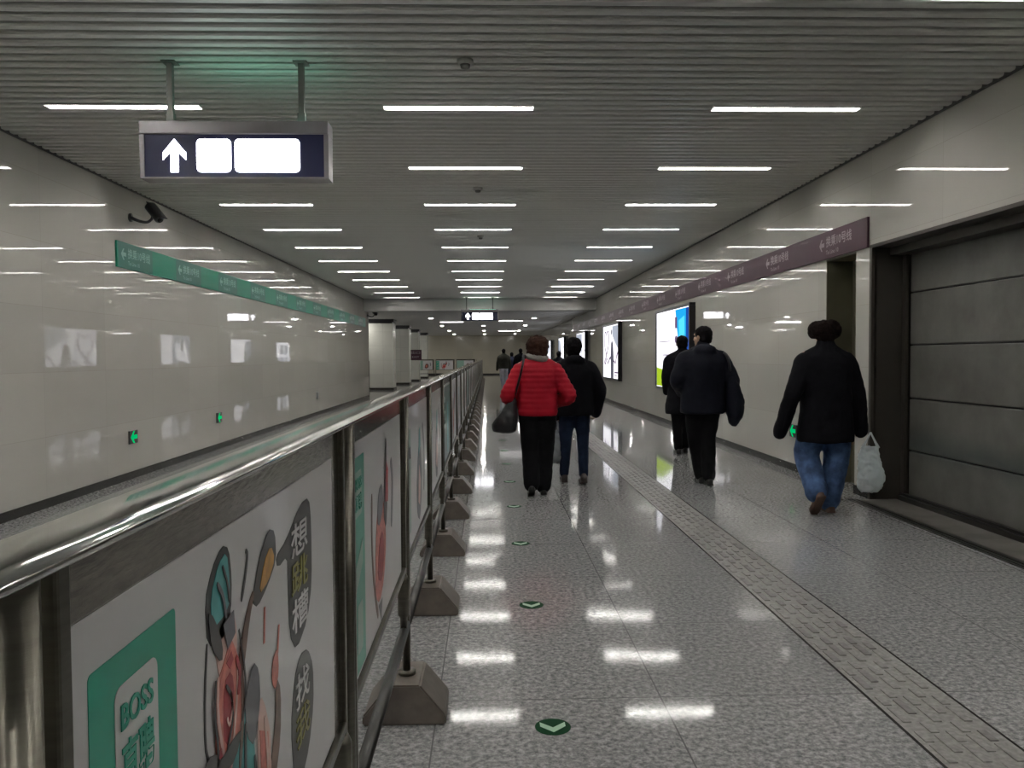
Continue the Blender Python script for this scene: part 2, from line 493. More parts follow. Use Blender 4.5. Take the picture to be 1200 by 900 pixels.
def arrow_pts(w, h):
    """arrow pointing up, centred, size w x h"""
    s = .17 * w
    return [(0, h / 2), (w / 2, .08 * h), (w / 2, -.14 * h), (s, .10 * h), (s, -h / 2), (-s, -h / 2), (-s, .10 * h), (-w / 2, -.14 * h), (-w / 2, .08 * h)]

def rrect(w, h, r, n=5):
    out = []
    for cx, cy, a0 in ((w / 2 - r, h / 2 - r, 0), (-w / 2 + r, h / 2 - r, 90), (-w / 2 + r, -h / 2 + r, 180), (w / 2 - r, -h / 2 + r, 270)):
        for i in range(n + 1):
            a = R(a0 + 90 * i / n); out.append((cx + r * math.cos(a), cy + r * math.sin(a)))
    return out

def slab(bm, pts2, org, ux, uy, un, th, mi=0):
    """extrude a flat outline by th along un"""
    org, ux, uy, un = map(Vector, (org, ux, uy, un))
    a = [bm.verts.new(org + ux * p[0] + uy * p[1]) for p in pts2]
    b = [bm.verts.new(org + ux * p[0] + uy * p[1] + un * th) for p in pts2]
    n = len(a)
    fs = [bm.faces.new(a[::-1]), bm.faces.new(b)]
    for i in range(n): fs.append(bm.faces.new((a[i], a[(i + 1) % n], b[(i + 1) % n], b[i])))
    for f in fs: f.material_index = mi

# ------------------------------------------------------------------ hanging signs
def hanging_sign(x, y, label):
    W, H = 1.155, .275
    zb = 2.548
    o = empty('hanging_sign', (x, y, zb), label, 'sign', 'lit wayfinding signs hung from the ceiling')
    bm = bmesh.new(); box(bm, -W / 2 - .03, W / 2 + .03, -.07, .09, H, H + .085, bev=.006)
    box(bm, -W / 2 - .03, -W / 2, -.06, .08, -.01, H); box(bm, W / 2, W / 2 + .03, -.06, .08, -.01, H); box(bm, -W / 2, W / 2, -.06, .08, -.012, 0)
    link('casing', mesh_of(bm), M['signmetal'], o)
    bm = bmesh.new(); box(bm, -W / 2, W / 2, -.055, .075, 0, H)
    link('sign_face', mesh_of(bm), M['signblue'], o)
    X, Z = (1, 0, 0), (0, 0, 1)
    bm = bmesh.new()
    slab(bm, arrow_pts(.150, .215), (-.385, -.056, H / 2), X, Z, (0, -1, 0), .004)
    link('arrow_symbol', mesh_of(bm), M['signwhite'], o)
    bm = bmesh.new(); slab(bm, rrect(.222, .215, .03), (-.132, -.056, H / 2), X, Z, (0, -1, 0), .004)
    link('lit_panel', mesh_of(bm), M['signwhite'], o)
    bm = bmesh.new(); slab(bm, rrect(.420, .215, .03), (.212, -.056, H / 2), X, Z, (0, -1, 0), .004)
    link('lit_panel', mesh_of(bm), M['signwhite'], o)
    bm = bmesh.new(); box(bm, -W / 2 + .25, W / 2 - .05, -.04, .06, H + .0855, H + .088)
    link('added_top_glow', mesh_of(bm), M['signglow'], o)  # glowing strip added on the casing top to cast green onto the ceiling
    for s in (-1, 1):
        bm = bmesh.new(); box(bm, s * .425 - .018, s * .425 + .018, -.015, .021, H + .085, HC - zb + .02)
        box(bm, s * .425 - .024, s * .425 + .024, -.021, .027, H + .085, H + .15)
        box(bm, s * .425 - .045, s * .425 + .045, -.045, .051, HC - zb - .008, HC - zb)
        link('hanger_rod', mesh_of(bm), M['rod'], o)
hanging_sign(-1.635, 5.40, 'large lit navy hanging sign with an up arrow, nearest the camera at upper left')
hanging_sign(-.25, 26.3, 'small far lit hanging sign with an up arrow, above the far end of the barrier')

# ------------------------------------------------------------------ coloured direction bands on the walls
def band(name, side, ya, yb, z0, z1, face, text, starts, label, patch=None):
    x = WL if side < 0 else WR
    s = 1 if side < 0 else -1                  # away from the wall
    o = empty(name, (x, ya, z0), label, 'direction band')
    bm = bmesh.new(); a, b = sorted((s * .001, s * .022)); box(bm, a, b, 0, yb - ya, 0, z1 - z0, bev=.002)
    link('board', mesh_of(bm), face, o)
    ux = (0, 1, 0) if side < 0 else (0, -1, 0)
    un = (s, 0, 0)
    m1 = fit(text_mesh('换乘10号线', bold=.012), .60, .115)
    m2 = fit(text_mesh('To Line 10', bold=.01), .30, .045)
    for y in starts:
        bm = bmesh.new()
        ar = [(-q[1], q[0]) for q in arrow_pts(.125, .125)]
        slab(bm, ar, (s * .022, y - ya, .155), ux, (0, 0, 1), un, .001)
        sg = 1 if side < 0 else -1
        add_text(bm, m1, (s * .022, y - ya + sg * .11, .12), ux, (0, 0, 1), un)
        add_text(bm, m2, (s * .022, y - ya + sg * .11, .045), ux, (0, 0, 1), un)
        link('band_lettering', mesh_of(bm), text, o)
        if patch:
            bm = bmesh.new(); a, b = sorted((s * .0205, s * .0224))
            box(bm, a, b, y - ya - .13, y - ya + .78, .004, z1 - z0 - .004)
            link('text_panel', mesh_of(bm), patch, o)
band('green_band', -1, 9.03, 27.1, 2.385, 2.675, M['green'], M['greentext'], [9.19 + 1.655 * k for k in range(11)], 'long green direction band along the left tiled wall', M['greendark'])
band('purple_band', 1, 7.58, 34.0, 2.385, 2.675, M['purple'], M['purpletext'], [8.62 + 1.68 * k for k in range(15)], 'long dark purple direction band along the right wall, above the light boxes')

# ------------------------------------------------------------------ low green exit signs
def exit_sign(side, y, label, lit=True):
    x, s = (WL, 1) if side < 0 else (WR, -1)
    o = empty('exit_sign', (x, y, .40), label, 'exit sign', 'low green arrow signs on the walls')
    a, b = sorted((0, s * .02))
    bm = bmesh.new(); box(bm, a, b, -.105, .105, 0, .15, bev=.004)
    link('case', mesh_of(bm), M['exitbox'] if lit else M['trim_metal'], o)
    ux = (0, 1, 0) if side < 0 else (0, -1, 0)
    if lit:
        bm = bmesh.new(); ar = [(-q[1], q[0]) for q in arrow_pts(.14, .17)]
        slab(bm, ar, (s * .0205, 0, .075), ux, (0, 0, 1), (s, 0, 0), .002)
        link('arrow_symbol', mesh_of(bm), M['exit'], o)
exit_sign(-1, 9.36, 'glowing green arrow sign low on the left wall, nearer one')
exit_sign(-1, 12.33, 'glowing green arrow sign low on the left wall, farther one')
exit_sign(-1, 19.4, 'small unlit metal plate low on the left wall near the far end', lit=False)
exit_sign(1, 9.42, 'glowing green arrow sign low on the right wall beside the man in a fur hat')

# ------------------------------------------------------------------ advertising light boxes, right wall
def emis(name, col, s): return emat('lightbox_' + name, col, s)
LB = 4.2
lbw = emis('white', (.96, .95, 1.0), LB); lbl = emis('lilac', (.50, .36, .58), LB * .26); lbc = emis('cyan', (.02, .45, .95), LB * .62)
lbd = emis('deepblue', (.02, .12, .6), LB * .4); lbg = emis('lime', (.50, .75, .03), LB * .5); lbp = emis('mauve', (.36, .20, .40), LB * .28)
lbh = emis('haze', (.62, .68, .80), LB * .45); lbk = emis('grey', (.25, .25, .32), LB * .25); lba = emis('aqua', (.1, .75, .95), LB * .7)
def light_box(y0, y1, art, label):
    z0, z1 = .69, 2.30
    L_, H_ = y1 - y0, z1 - z0
    o = empty('light_box', (WR, y0, z0), label, 'light box', 'lit advertising boxes on the right wall')
    bm = bmesh.new(); t = .055; dp = .11
    box(bm, -dp, 0, 0, L_, 0, t, bev=.004); box(bm, -dp, 0, 0, L_, H_ - t, H_, bev=.004); box(bm, -dp, 0, 0, t, t, H_ - t, bev=.004); box(bm, -dp, 0, L_ - t, L_, t, H_ - t, bev=.004)
    link('frame', mesh_of(bm), M['black'], o)
    bm = bmesh.new(); box(bm, -.085, -.01, t, L_ - t, t, H_ - t)
    link('lit_panel', mesh_of(bm), lbw, o)
    w, h = L_ - 2 * t, H_ - 2 * t
    bm = bmesh.new(); mats = []
    for i, (mt, pts) in enumerate(art):
        if mt not in mats: mats.append(mt)
        # u runs from the far edge (0) to the near edge (1), v upwards
        slab(bm, [((u - 0) * w, v * h) for u, v in pts], (-.0855 - .0012 * i, L_ - t, t), (0, -1, 0), (0, 0, 1), (-1, 0, 0), .001, mats.index(mt))
    link('artwork', mesh_of(bm), mats, o)
def rect(u0, v0, u1, v1): return [(u0, v0), (u1, v0), (u1, v1), (u0, v1)]
def blob(cu, cv, ru, rv, n=16): return [(cu + ru * math.cos(2 * PI * i / n), cv + rv * math.sin(2 * PI * i / n)) for i in range(n)]
def ribbon(pts, w):
    up, dn = [], []
    for i, p in enumerate(pts):
        a = pts[max(0, i - 1)]; b = pts[min(len(pts) - 1, i + 1)]
        dx, dy = b[0] - a[0], b[1] - a[1]; l = math.hypot(dx, dy) or 1
        up.append((p[0] - dy / l * w, p[1] + dx / l * w)); dn.append((p[0] + dy / l * w, p[1] - dx / l * w))
    return up + dn[::-1]
art1 = [(lbc, [(.60, .99), (.99, .99), (.99, .0), (.80, .0), (.86, .3), (.72, .5), (.66, .7)]), (lbd, rect(.90, .0, .99, .99)), (lba, [(.70, .85), (.86, .90), (.88, .35), (.78, .30), (.72, .6)]),
        (lbg, [(.01, .01), (.62, .01), (.40, .12), (.18, .24), (.01, .26)]), (lbp, rect(.60, .76, .66, .90)), (lbl, blob(.64, .62, .05, .05)), (lbl, rect(.22, .42, .62, .435)), (lbl, rect(.10, .60, .45, .61))]
heart = [(.22, .45), (.10, .62), (.08, .80), (.13, .90), (.20, .88), (.245, .80), (.29, .89), (.36, .90), (.40, .80), (.37, .62), (.26, .47), (.16, .36), (.08, .30)]
art2 = [(lbl, ribbon(heart, .020)), (lbl, ribbon([(.08, .30), (.16, .26), (.26, .38), (.34, .27), (.44, .37), (.55, .40)], .024)),
        (lbh, [(.62, .98), (.98, .98), (.98, .55), (.86, .62), (.75, .70), (.64, .80)]), (lbk, blob(.58, .87, .035, .055)),
        (lbk, [(.53, .0), (.70, .0), (.71, .40), (.67, .66), (.60, .72), (.55, .66), (.52, .45)]), (lbp, ribbon([(.70, .34), (.82, .28), (.90, .42), (.98, .50)], .02)), (lbl, rect(.76, .10, .96, .13)), (lbl, rect(.76, .05, .92, .07))]
art3 = [(lbh, [(.02, .02), (.62, .02), (.62, .98), (.02, .98)]), (lbw, [(.10, .30), (.50, .40), (.56, .80), (.15, .85)]), (lbk, rect(.24, .62, .34, .86)), (lbk, [(.08, .0), (.44, .0), (.40, .24), (.28, .38), (.14, .26)]), (lbl, rect(.70, .55, .95, .57))]
art4 = [(lbh, [(.0, .1), (.4, .05), (.45, .6), (.3, .95), (.0, .95)]), (lbk, blob(.3, .45, .08, .2)), (lbl, rect(.6, .7, .95, .72))]
art5 = [(lbh, rect(.15, .1, .4, .45)), (lbh, rect(.5, .1, .75, .45)), (lbh, rect(.15, .55, .4, .9)), (lbh, rect(.5, .55, .75, .9))]
light_box(13.98, 16.84, art1, 'lit advertising box with blue right edge and lime corner, nearest of the wall boxes')
light_box(21.67, 24.66, art2, 'lit advertising box with a lilac heart ribbon, second along the right wall')
light_box(29.1, 32.08, art3, 'lit pale blue advertising box past the ceiling beam, third along the right wall')
light_box(37.2, 40.2, art4, 'lit white advertising box in the far hall, fourth along the right wall')
light_box(45.0, 47.9, art5, 'lit white advertising box in the far hall, farthest along the right wall')

# ------------------------------------------------------------------ niche and gate in the right wall
bm = bmesh.new(); box(bm, 3.62, 3.92, 8.535, 8.55, 0, 2.38); box(bm, 3.9, 3.93, 7.85, 8.55, 0, 2.38); box(bm, 3.63, 3.92, 7.85, 7.86, 0, 2.38); box(bm, 3.62, 3.92, 7.85, 8.55, 2.365, 2.38)
struct('door_2', bm, M['nicheolive'])
bm = bmesh.new(); box(bm, 3.605, 3.655, 7.50, 7.542, 0, 2.40); box(bm, 3.64, 4.02, 7.50, 7.54, 0, 2.40); box(bm, 3.605, 4.0, 1.2, 7.54, 2.37, 2.40); box(bm, 3.78, 3.95, 1.2, 7.5, 2.30, 2.37)
box(bm, 3.90, 3.93, 7.44, 7.50, 0, 2.37)
struct('trim_5', bm, M['jamb'])
gt = empty('door_1', (3.95, 7.46, 0), 'dark grey steel gate of wide horizontal sections in the right wall', 'gate'); gt['kind'] = 'structure'
zj = [.03, .47, .96, 1.457, 1.945, 2.37]
for a, b in zip(zj, zj[1:]):
    bm = bmesh.new(); box(bm, 0, .06, -6.26, -.012, a + .006, b - .006, bev=.008)
    link('gate_section', mesh_of(bm), M['gate'], gt)
bm = bmesh.new(); box(bm, .03, .07, -6.26, 0, 0, 2.37)
link('gate_backing', mesh_of(bm), M['black'], gt)
bm = bmesh.new(); box(bm, -.09, 0, -6.26, 0, 0, .045); box(bm, -.06, -.02, -6.26, 0, .045, .065)
link('gate_seal', mesh_of(bm), M['sill'], gt)
bm = bmesh.new(); box(bm, 3.40, 3.52, 1.2, 7.5, 0, .006); box(bm, 3.42, 3.43, 1.2, 7.5, .006, .012); box(bm, 3.46, 3.47, 1.2, 7.5, .006, .012)
struct('trim_6', bm, M['sill'])
bm = bmesh.new(); box(bm, 3.52, 3.86, 1.2, 7.5, 0, .002)  # darker plate laid over the floor inside the gate opening
struct('trim_8', bm, M['innerfloor'])

# ------------------------------------------------------------------ tactile paving strip, pressed into the floor
bm = bmesh.new()
box(bm, 1.515, 1.835, YB, 26.5, 0, .0015, 0)
rnd = random.Random(3)
y = YB
while y < 26.4:
    for c in range(5):
        x = 1.535 + c * .058
        a = y + .012 + (.07 if c % 2 else 0); b = a + .125
        box(bm, x, x + .03, a, b, .0015, .006, 1 if rnd.random() < .35 else 0)
        box(bm, x, x + .03, b + .02, b + .10, .0015, .006, 1 if rnd.random() < .35 else 0)
    y += .30
# dark joints at either edge
box(bm, 1.503, 1.515, YB, 26.5, 0, .001, 2); box(bm, 1.835, 1.847, YB, 26.5, 0, .001, 2)
tag(link('trim_7', mesh_of(bm), [M['tactile'], M['tactiledark'], M['skirt']]), kind='structure')

# floor stickers
bm = bmesh.new()
slab(bm, [(.0665 * math.cos(2 * PI * i / 40), .0665 * math.sin(2 * PI * i / 40)) for i in range(40)], (0, 0, 0), (1, 0, 0), (0, 1, 0), (0, 0, 1), .0015)
disc_me = mesh_of(bm)
bm = bmesh.new()
slab(bm, [(-.047, .035), (0, -.008), (.047, .035), (.047, .002), (0, -.045), (-.047, .002)], (0, 0, .0016), (1, 0, 0), (0, 1, 0), (0, 0, 1), .0008)
chev_me = mesh_of(bm)
names = ['nearest the camera', 'second from the camera', 'third from the camera', 'fourth, near the heels of the woman in red', 'fifth, under the woman in red', 'sixth, ahead of the woman in red', 'seventh along the row', 'eighth along the row']
for k in range(8):
    o = empty('floor_sticker', (.232, 2.937 + 1.469 * k, 0), f'round green floor sticker with pale chevron, {names[k]}', 'floor sticker', 'round green arrow stickers on the floor')
    link('sticker_disc', disc_me, M['stickg'], o); link('chevron', chev_me, M['stickw'], o)

# ------------------------------------------------------------------ crowd barrier with posters
BX = -.32; BY0 = .55; BP = 1.27; NP = 38
# posters are drawn in the panel's own frame: u along the corridor from the panel start, z height
def chaikin(pts, n=2):
    for _ in range(n):
        out = []
        for i in range(len(pts)):
            a, b = pts[i], pts[(i + 1) % len(pts)]
            out += [(a[0] * .78 + b[0] * .22, a[1] * .78 + b[1] * .22), (a[0] * .22 + b[0] * .78, a[1] * .22 + b[1] * .78)]
        pts = out
    return pts
def P_(bm, pts, layer, mi):
    if 4 < len(pts) < 20: pts = chaikin(pts, 1)
    slab(bm, pts, (.0025 + .0006 * layer, 0, 0), (0, 1, 0), (0, 0, 1), (1, 0, 0), .0005, mi)
PM = [M['poster'], M['teal'], M['ink'], M['aqua'], M['red'], M['coral'], M['ochre'], M['brown'], M['olive'], M['slate'], M['blush'], M['darkteal'], M['paleteal']]
def cap(u, z, w, h): return [(u + (w - r_) * 0, z)] 
def rr(u0, z0, u1, z1, r=.02):
    return [(p[0] + (u0 + u1) / 2, p[1] + (z0 + z1) / 2) for p in rrect(u1 - u0, z1 - z0, r)]
def txt(bm, s, u0, z0, w, h, layer, mi, bold=.015):
    add_text(bm, fit(text_mesh(s, bold=bold), w, h), (.0035 + .0006 * layer, u0, z0), (0, 1, 0), (0, 0, 1), (1, 0, 0), mi)
def Q(pts, o=.55): return [(y - o, z) for y, z in pts]       # from corridor y to panel u

def poster_a():
    bm = bmesh.new()
    P_(bm, rr(.637 - .55, .60, .815 - .55, 1.120, .006), 1, 1)
    P_(bm, rr(.680 - .55, .70, .768 - .55, 1.090, .012), 2, 0)
    txt(bm, 'BOSS', .689 - .55, 1.051, .066, .023, 3, 1, .02)
    txt(bm, '直聘', .689 - .55, .995, .066, .045, 3, 1, .02)
    txt(bm, 'BOSS', .689 - .55, .80, .066, .02, 3, 1, .02)
    # opera dancer: headdress
    P_(bm, Q([(.905, 1.045), (.900, 1.10), (.925, 1.13), (.960, 1.148), (.985, 1.14), (.995, 1.10), (.990, 1.06), (.96, 1.035)]), 1, 2)
    P_(bm, Q([(.918, 1.06), (.918, 1.10), (.945, 1.130), (.975, 1.138), (.985, 1.10), (.98, 1.065)]), 2, 3)
    P_(bm, Q([(.905, 1.085), (.925, 1.075), (.955, 1.03), (.950, 1.01), (.915, 1.04)]), 3, 2)
    # face and neck
    P_(bm, Q([(.925, 1.045), (.975, 1.065), (1.01, 1.045), (1.01, 1.0), (.985, .97), (.945, .99)]), 1, 10)
    P_(bm, Q([(.955, 1.055), (.995, 1.06), (1.0, 1.03), (.97, 1.02)]), 4, 9)
    P_(bm, Q([(.965, 1.005), (.985, 1.012), (.992, 1.0), (.978, .993)]), 3, 4)
    # rose robe with folds
    P_(bm, Q([(.925, .99), (.955, 1.005), (.985, 1.03), (1.01, 1.0), (1.035, .95), (1.03, .90), (.985, .87), (.945, .86), (.925, .90)]), 2, 5)
    P_(bm, Q([(.955, .985), (.985, .99), (.995, .95), (.97, .90), (.95, .92)]), 3, 4)
    P_(bm, Q(ribbon([(.935, 1.0), (.93, .96), (.945, .91), (.96, .87)], .004)), 4, 10)
    P_(bm, Q(ribbon([(1.01, .99), (1.0, .94), (.985, .90), (.975, .87)], .004)), 4, 10)
    P_(bm, Q(ribbon([(.975, .965), (.985, .945), (.97, .925), (.962, .94)], .003)), 5, 10)
    # trailing hair ribbon
    P_(bm, Q(ribbon([(.905, 1.05), (.895, 1.0), (.893, .94), (.905, .91)], .003)), 1, 2)
    # sash and skirt
    P_(bm, Q([(.915, .91), (.95, .915), (.955, .80), (.95, .60), (.90, .60), (.905, .80)]), 4, 4)
    P_(bm, Q([(.865, .905), (.895, .925), (.925, .915), (.935, .90), (.985, .905), (1.02, .90), (.99, .875), (.94, .88), (.90, .855), (.875, .87)]), 5, 2)
    P_(bm, Q([(.95, .88), (1.03, .915), (1.06, .93), (1.08, .84), (1.08, .60), (.95, .60)]), 2, 3)
    P_(bm, Q([(1.035, .93), (1.075, .965), (1.10, .945), (1.105, .90), (1.075, .85), (1.04, .88)]), 3, 9)
    P_(bm, Q(ribbon([(1.035, .90), (1.03, .80), (1.04, .62)], .005)), 4, 2)
    P_(bm, Q([(1.09, .90), (1.12, .90), (1.16, .82), (1.15, .60), (1.09, .60)]), 2, 10)
    P_(bm, Q([(1.10, .86), (1.14, .84), (1.15, .70), (1.11, .68)]), 3, 5)
    P_(bm, Q([(.93, .97), (.95, 1.0), (.99, 1.02), (1.005, .97), (.99, .93), (1.02, .90), (1.0, .88), (.95, .885), (.935, .93)]), 2.5, 5)
    P_(bm, Q(ribbon([(.925, 1.0), (.918, .96), (.93, .92), (.925, .89)], .0035)), 5, 2)
    P_(bm, Q(ribbon([(1.012, 1.03), (1.035, .97), (1.035, .93), (1.02, .91)], .003)), 5, 2)
    P_(bm, Q(ribbon([(.96, .90), (.985, .93), (.98, .96), (.96, .98)], .003)), 5, 2)
    P_(bm, Q(ribbon([(1.0, 1.0), (1.015, .975), (1.005, .95)], .005)), 5, 4)
    P_(bm, Q(ribbon([(.965, .86), (.985, .80), (.975, .70), (.99, .62)], .004)), 5, 9)
    P_(bm, Q(ribbon([(1.07, .84), (1.085, .78), (1.075, .66)], .0045)), 5, 2)
    P_(bm, Q(ribbon([(.935, 1.11), (.955, 1.09), (.965, 1.06)], .0035)), 5, 9)
    P_(bm, Q(ribbon([(.955, 1.125), (.972, 1.10), (.978, 1.075)], .0025)), 5, 2)
    P_(bm, Q(ribbon([(1.12, .87), (1.135, .80), (1.125, .72)], .005)), 5, 10)
    # lifted lute
    P_(bm, Q([(1.01, .96), (1.03, .96), (1.065, 1.03), (1.09, 1.055), (1.075, 1.06), (1.04, 1.03), (1.01, .985)]), 2, 7)
    P_(bm, Q([(1.075, 1.045), (1.11, 1.095), (1.16, 1.125), (1.195, 1.115), (1.20, 1.07), (1.15, 1.045), (1.10, 1.03)]), 2, 2)
    P_(bm, Q([(1.105, 1.045), (1.135, 1.085), (1.17, 1.10), (1.19, 1.075), (1.155, 1.052)]), 3, 6)
    P_(bm, Q(ribbon([(1.03, 1.06), (1.05, 1.09), (1.06, 1.115), (1.052, 1.12)], .004)), 2, 2)
    P_(bm, Q(ribbon([(1.02, 1.0), (1.03, .93), (1.01, .85)], .006)), 3, 7)
    P_(bm, Q(ribbon([(1.135, 1.02), (1.13, .97)], .004)), 2, 5)
    P_(bm, Q([(1.17, .93), (1.20, .94), (1.205, .90), (1.185, .88), (1.165, .90)]), 2, 5)
    P_(bm, Q([(1.19, .90), (1.215, .87), (1.21, .80), (1.17, .74), (1.15, .78), (1.18, .83)]), 2, 7)
    P_(bm, Q(ribbon([(1.21, .97), (1.20, .93)], .004)), 2, 5)
    # brush label boards
    P_(bm, Q([(1.200, 1.075), (1.26, 1.085), (1.36, 1.125), (1.425, 1.125), (1.44, 1.08), (1.44, .97), (1.40, .915), (1.32, .890), (1.275, .93), (1.268, 1.02), (1.268, 1.06), (1.21, 1.055)]), 1, 2)
    for i, (ch, mi) in enumerate((('想', 0), ('跳', 8), ('槽', 0))):
        txt(bm, ch, 1.288 - .55, 1.045 - i * .062, .115, .055, 2, mi, .01)
    P_(bm, Q([(1.345, .875), (1.40, .865), (1.44, .82), (1.44, .75), (1.40, .69), (1.34, .66), (1.29, .60), (1.27, .62), (1.29, .70), (1.275, .78), (1.30, .85)]), 1, 2)
    for i, (ch, mi) in enumerate((('找', 0), ('我', 8))):
        txt(bm, ch, 1.305 - .55, .79 - i * .065, .10, .058, 2, mi, .01)
    return mesh_of(bm)

def poster_b():
    bm = bmesh.new()
    P_(bm, rr(.05, .605, .235, 1.13, .006), 1, 1)
    P_(bm, rr(.085, .985, .19, 1.095, .012), 2, 12)
    txt(bm, 'BOSS', .092, 1.05, .09, .03, 3, 1, .02); txt(bm, '直聘', .092, 1.0, .09, .04, 3, 1, .02)
    P_(bm, [(.08, .80), (.20, .86), (.20, .92), (.08, .86)], 2, 12)
    P_(bm, rr(.11, .65, .19, .77, .012), 2, 12)
    P_(bm, [(.42, .70), (.50, .66), (.60, .70), (.66, .80), (.64, .90), (.56, .98), (.47, .93), (.43, .84)], 1, 5)
    P_(bm, [(.46, .90), (.50, .99), (.58, 1.0), (.60, .93), (.52, .88)], 2, 9)
    P_(bm, [(.60, .90), (.64, 1.02), (.66, 1.12), (.69, 1.12), (.69, 1.0), (.70, .92), (.66, .84)], 2, 2)
    P_(bm, [(.64, .93), (.68, 1.05), (.72, 1.02), (.71, .92)], 3, 4)
    P_(bm, [(.46, .74), (.55, .71), (.61, .78), (.58, .86), (.50, .84)], 3, 4)
    P_(bm, ribbon([(.37, 1.0), (.36, .88), (.38, .78), (.42, .70), (.47, .63)], .012), 1, 7)
    P_(bm, [(.48, .66), (.56, .66), (.53, .60)], 2, 9)
    P_(bm, ribbon([(.80, 1.04), (.84, .98), (.83, .90), (.80, .82)], .02), 1, 9)
    return mesh_of(bm)

def poster_c():
    bm = bmesh.new()
    P_(bm, [(.50, .66), (.62, .62), (.72, .72), (.74, .85), (.66, .98), (.56, .96), (.50, .86), (.47, .76)], 1, 9)
    P_(bm, [(.56, .92), (.60, 1.04), (.66, 1.05), (.68, .96)], 2, 3)
    P_(bm, [(.54, .72), (.62, .69), (.67, .80), (.60, .88)], 2, 10)
    P_(bm, ribbon([(.80, 1.05), (.88, .95), (.90, .84), (.86, .72)], .025), 1, 9)
    P_(bm, rr(.10, .66, .20, 1.08, .01), 1, 12)
    txt(bm, '直聘', .11, .96, .08, .05, 2, 9, .02)
    return mesh_of(bm)

def poster_d():
    bm = bmesh.new()
    P_(bm, rr(.062, .60, 1.10, 1.150, .004), 1, 11)
    P_(bm, rr(.12, .85, .35, 1.08, .012), 2, 12)
    txt(bm, 'BOSS', .14, .98, .19, .06, 3, 11, .02); txt(bm, '直聘', .14, .88, .19, .08, 3, 11, .02)
    P_(bm, [(.60, .64), (.74, .62), (.82, .75), (.80, .95), (.70, 1.04), (.62, .98), (.58, .84)], 2, 3)
    return mesh_of(bm)

def poster_e():
    bm = bmesh.new()
    P_(bm, rr(.062, .60, .50, 1.150, .004), 1, 12)
    P_(bm, [(.60, .70), (.70, .66), (.82, .72), (.86, .86), (.78, .98), (.68, .96), (.62, .86)], 1, 7)
    P_(bm, [(.66, .76), (.74, .74), (.78, .86), (.70, .90)], 2, 5)
    P_(bm, ribbon([(.92, 1.04), (.98, .95), (.95, .82)], .02), 1, 9)
    return mesh_of(bm)
ART = {k: f() for k, f in dict(a=poster_a, b=poster_b, c=poster_c, d=poster_d, e=poster_e).items()}
for me in ART.values():
    for m in PM: me.materials.append(m)

# panel parts, in the frame of the panel (u = y from the post)
def m_frame():
    bm = bmesh.new()
    for u in (.030, 1.165):
        box(bm, -.012, .012, u, u + .020, .345, 1.222, bev=.003)
    box(bm, -.012, .012, .030, 1.185, .565, .590, bev=.003)
    return mesh_of(bm)
def m_low():
    bm = bmesh.new(); tube(bm, [(0, .018, .345), (0, 1.252, .345)], .019, 12)
    return mesh_of(bm, True)
def m_sheet():
    bm = bmesh.new(); box(bm, -.006, .0005, .050, 1.165, .59, 1.2285)
    return mesh_of(bm)
def m_poster():
    bm = bmesh.new(); box(bm, .0008, .0028, .056, 1.085, .597, 1.166)
    return mesh_of(bm)
def m_joint():
    bm = bmesh.new()
    for u in (1.175,):
        tube(bm, [(0, u, .37), (0, u, .40), (0, u, .41), (0, u, .54), (0, u, .56)], [.014, .014, .022, .022, .014], 12)
    return mesh_of(bm, True)
fr, lo, sh, po, jo = m_frame(), m_low(), m_sheet(), m_poster(), m_joint()
bm = bmesh.new(); tube(bm, [(0, 0, .14), (0, 0, 1.224)], .015, 14)
pole_me = mesh_of(bm, True)
bm = bmesh.new()
vs = [(-.155, 0), (.155, 0), (.155, .035), (.06, .15), (-.06, .15), (-.155, .035)]
slab(bm, vs, (0, -.12, 0), (1, 0, 0), (0, 0, 1), (0, 1, 0), .25)
bmesh.ops.bevel(bm, geom=list(bm.edges), offset=.006, segments=2, affect='EDGES')
foot_me = mesh_of(bm)
bm = bmesh.new(); tube(bm, [(0, 0, .15), (0, 0, .165)], .034, 14); collar_me = mesh_of(bm, True)
seq = 'abccdb' + 'ceedcbe' * 6
look = dict(a='green logo square and an opera dancer', b='tall green banner and a red figure', c='pale grey figure on white', d='dark teal ground', e='pale green half and a brown figure')
def panel(i, loc, rz, kind, label, grp):
    o = empty('crowd_barrier', loc, label, 'crowd barrier', grp, rz)
    q = link('post', pole_me, M['steel'], o); link('foot', foot_me, M['base'], q); link('collar', collar_me, M['steel'], q)
    link('frame', fr, M['steel'], o); link('lower_tube', lo, M['darksteel'], o); link('steel_sheet', sh, M['sheet'], o)
    p = link('poster', po, M['poster'], o); link('connector', jo, M['steel'], o)
    a = link('poster_artwork', ART[kind], PM, p)
    return o
for i in range(NP):
    panel(i, (BX, BY0 + BP * i, 0), 0, seq[i], f'steel barrier, poster of {look[seq[i]]}, {ordinal(i)} from the camera', 'sections of the long poster barrier')
for i in range(3):
    panel(i, (-.70 - BP * (i + 1), 50.2, 0), -PI / 2, 'e' if i != 1 else 'b', f'distant poster barrier set across the hall, {["right", "middle", "left"][i]} one of the three', 'sections of the far cross barrier')

def end_post(loc, rz, label):
    o = empty('barrier_post', loc, label, 'barrier post', None, rz)
    link('pole', pole_me, M['steel'], o); link('foot', foot_me, M['base'], o); link('collar', collar_me, M['steel'], o)
end_post((BX, BY0 + BP * NP, 0), 0, 'closing steel post at the far end of the long poster barrier')
end_post((-.70, 50.2, 0), PI / 2, 'closing steel post at the right end of the distant cross barrier')

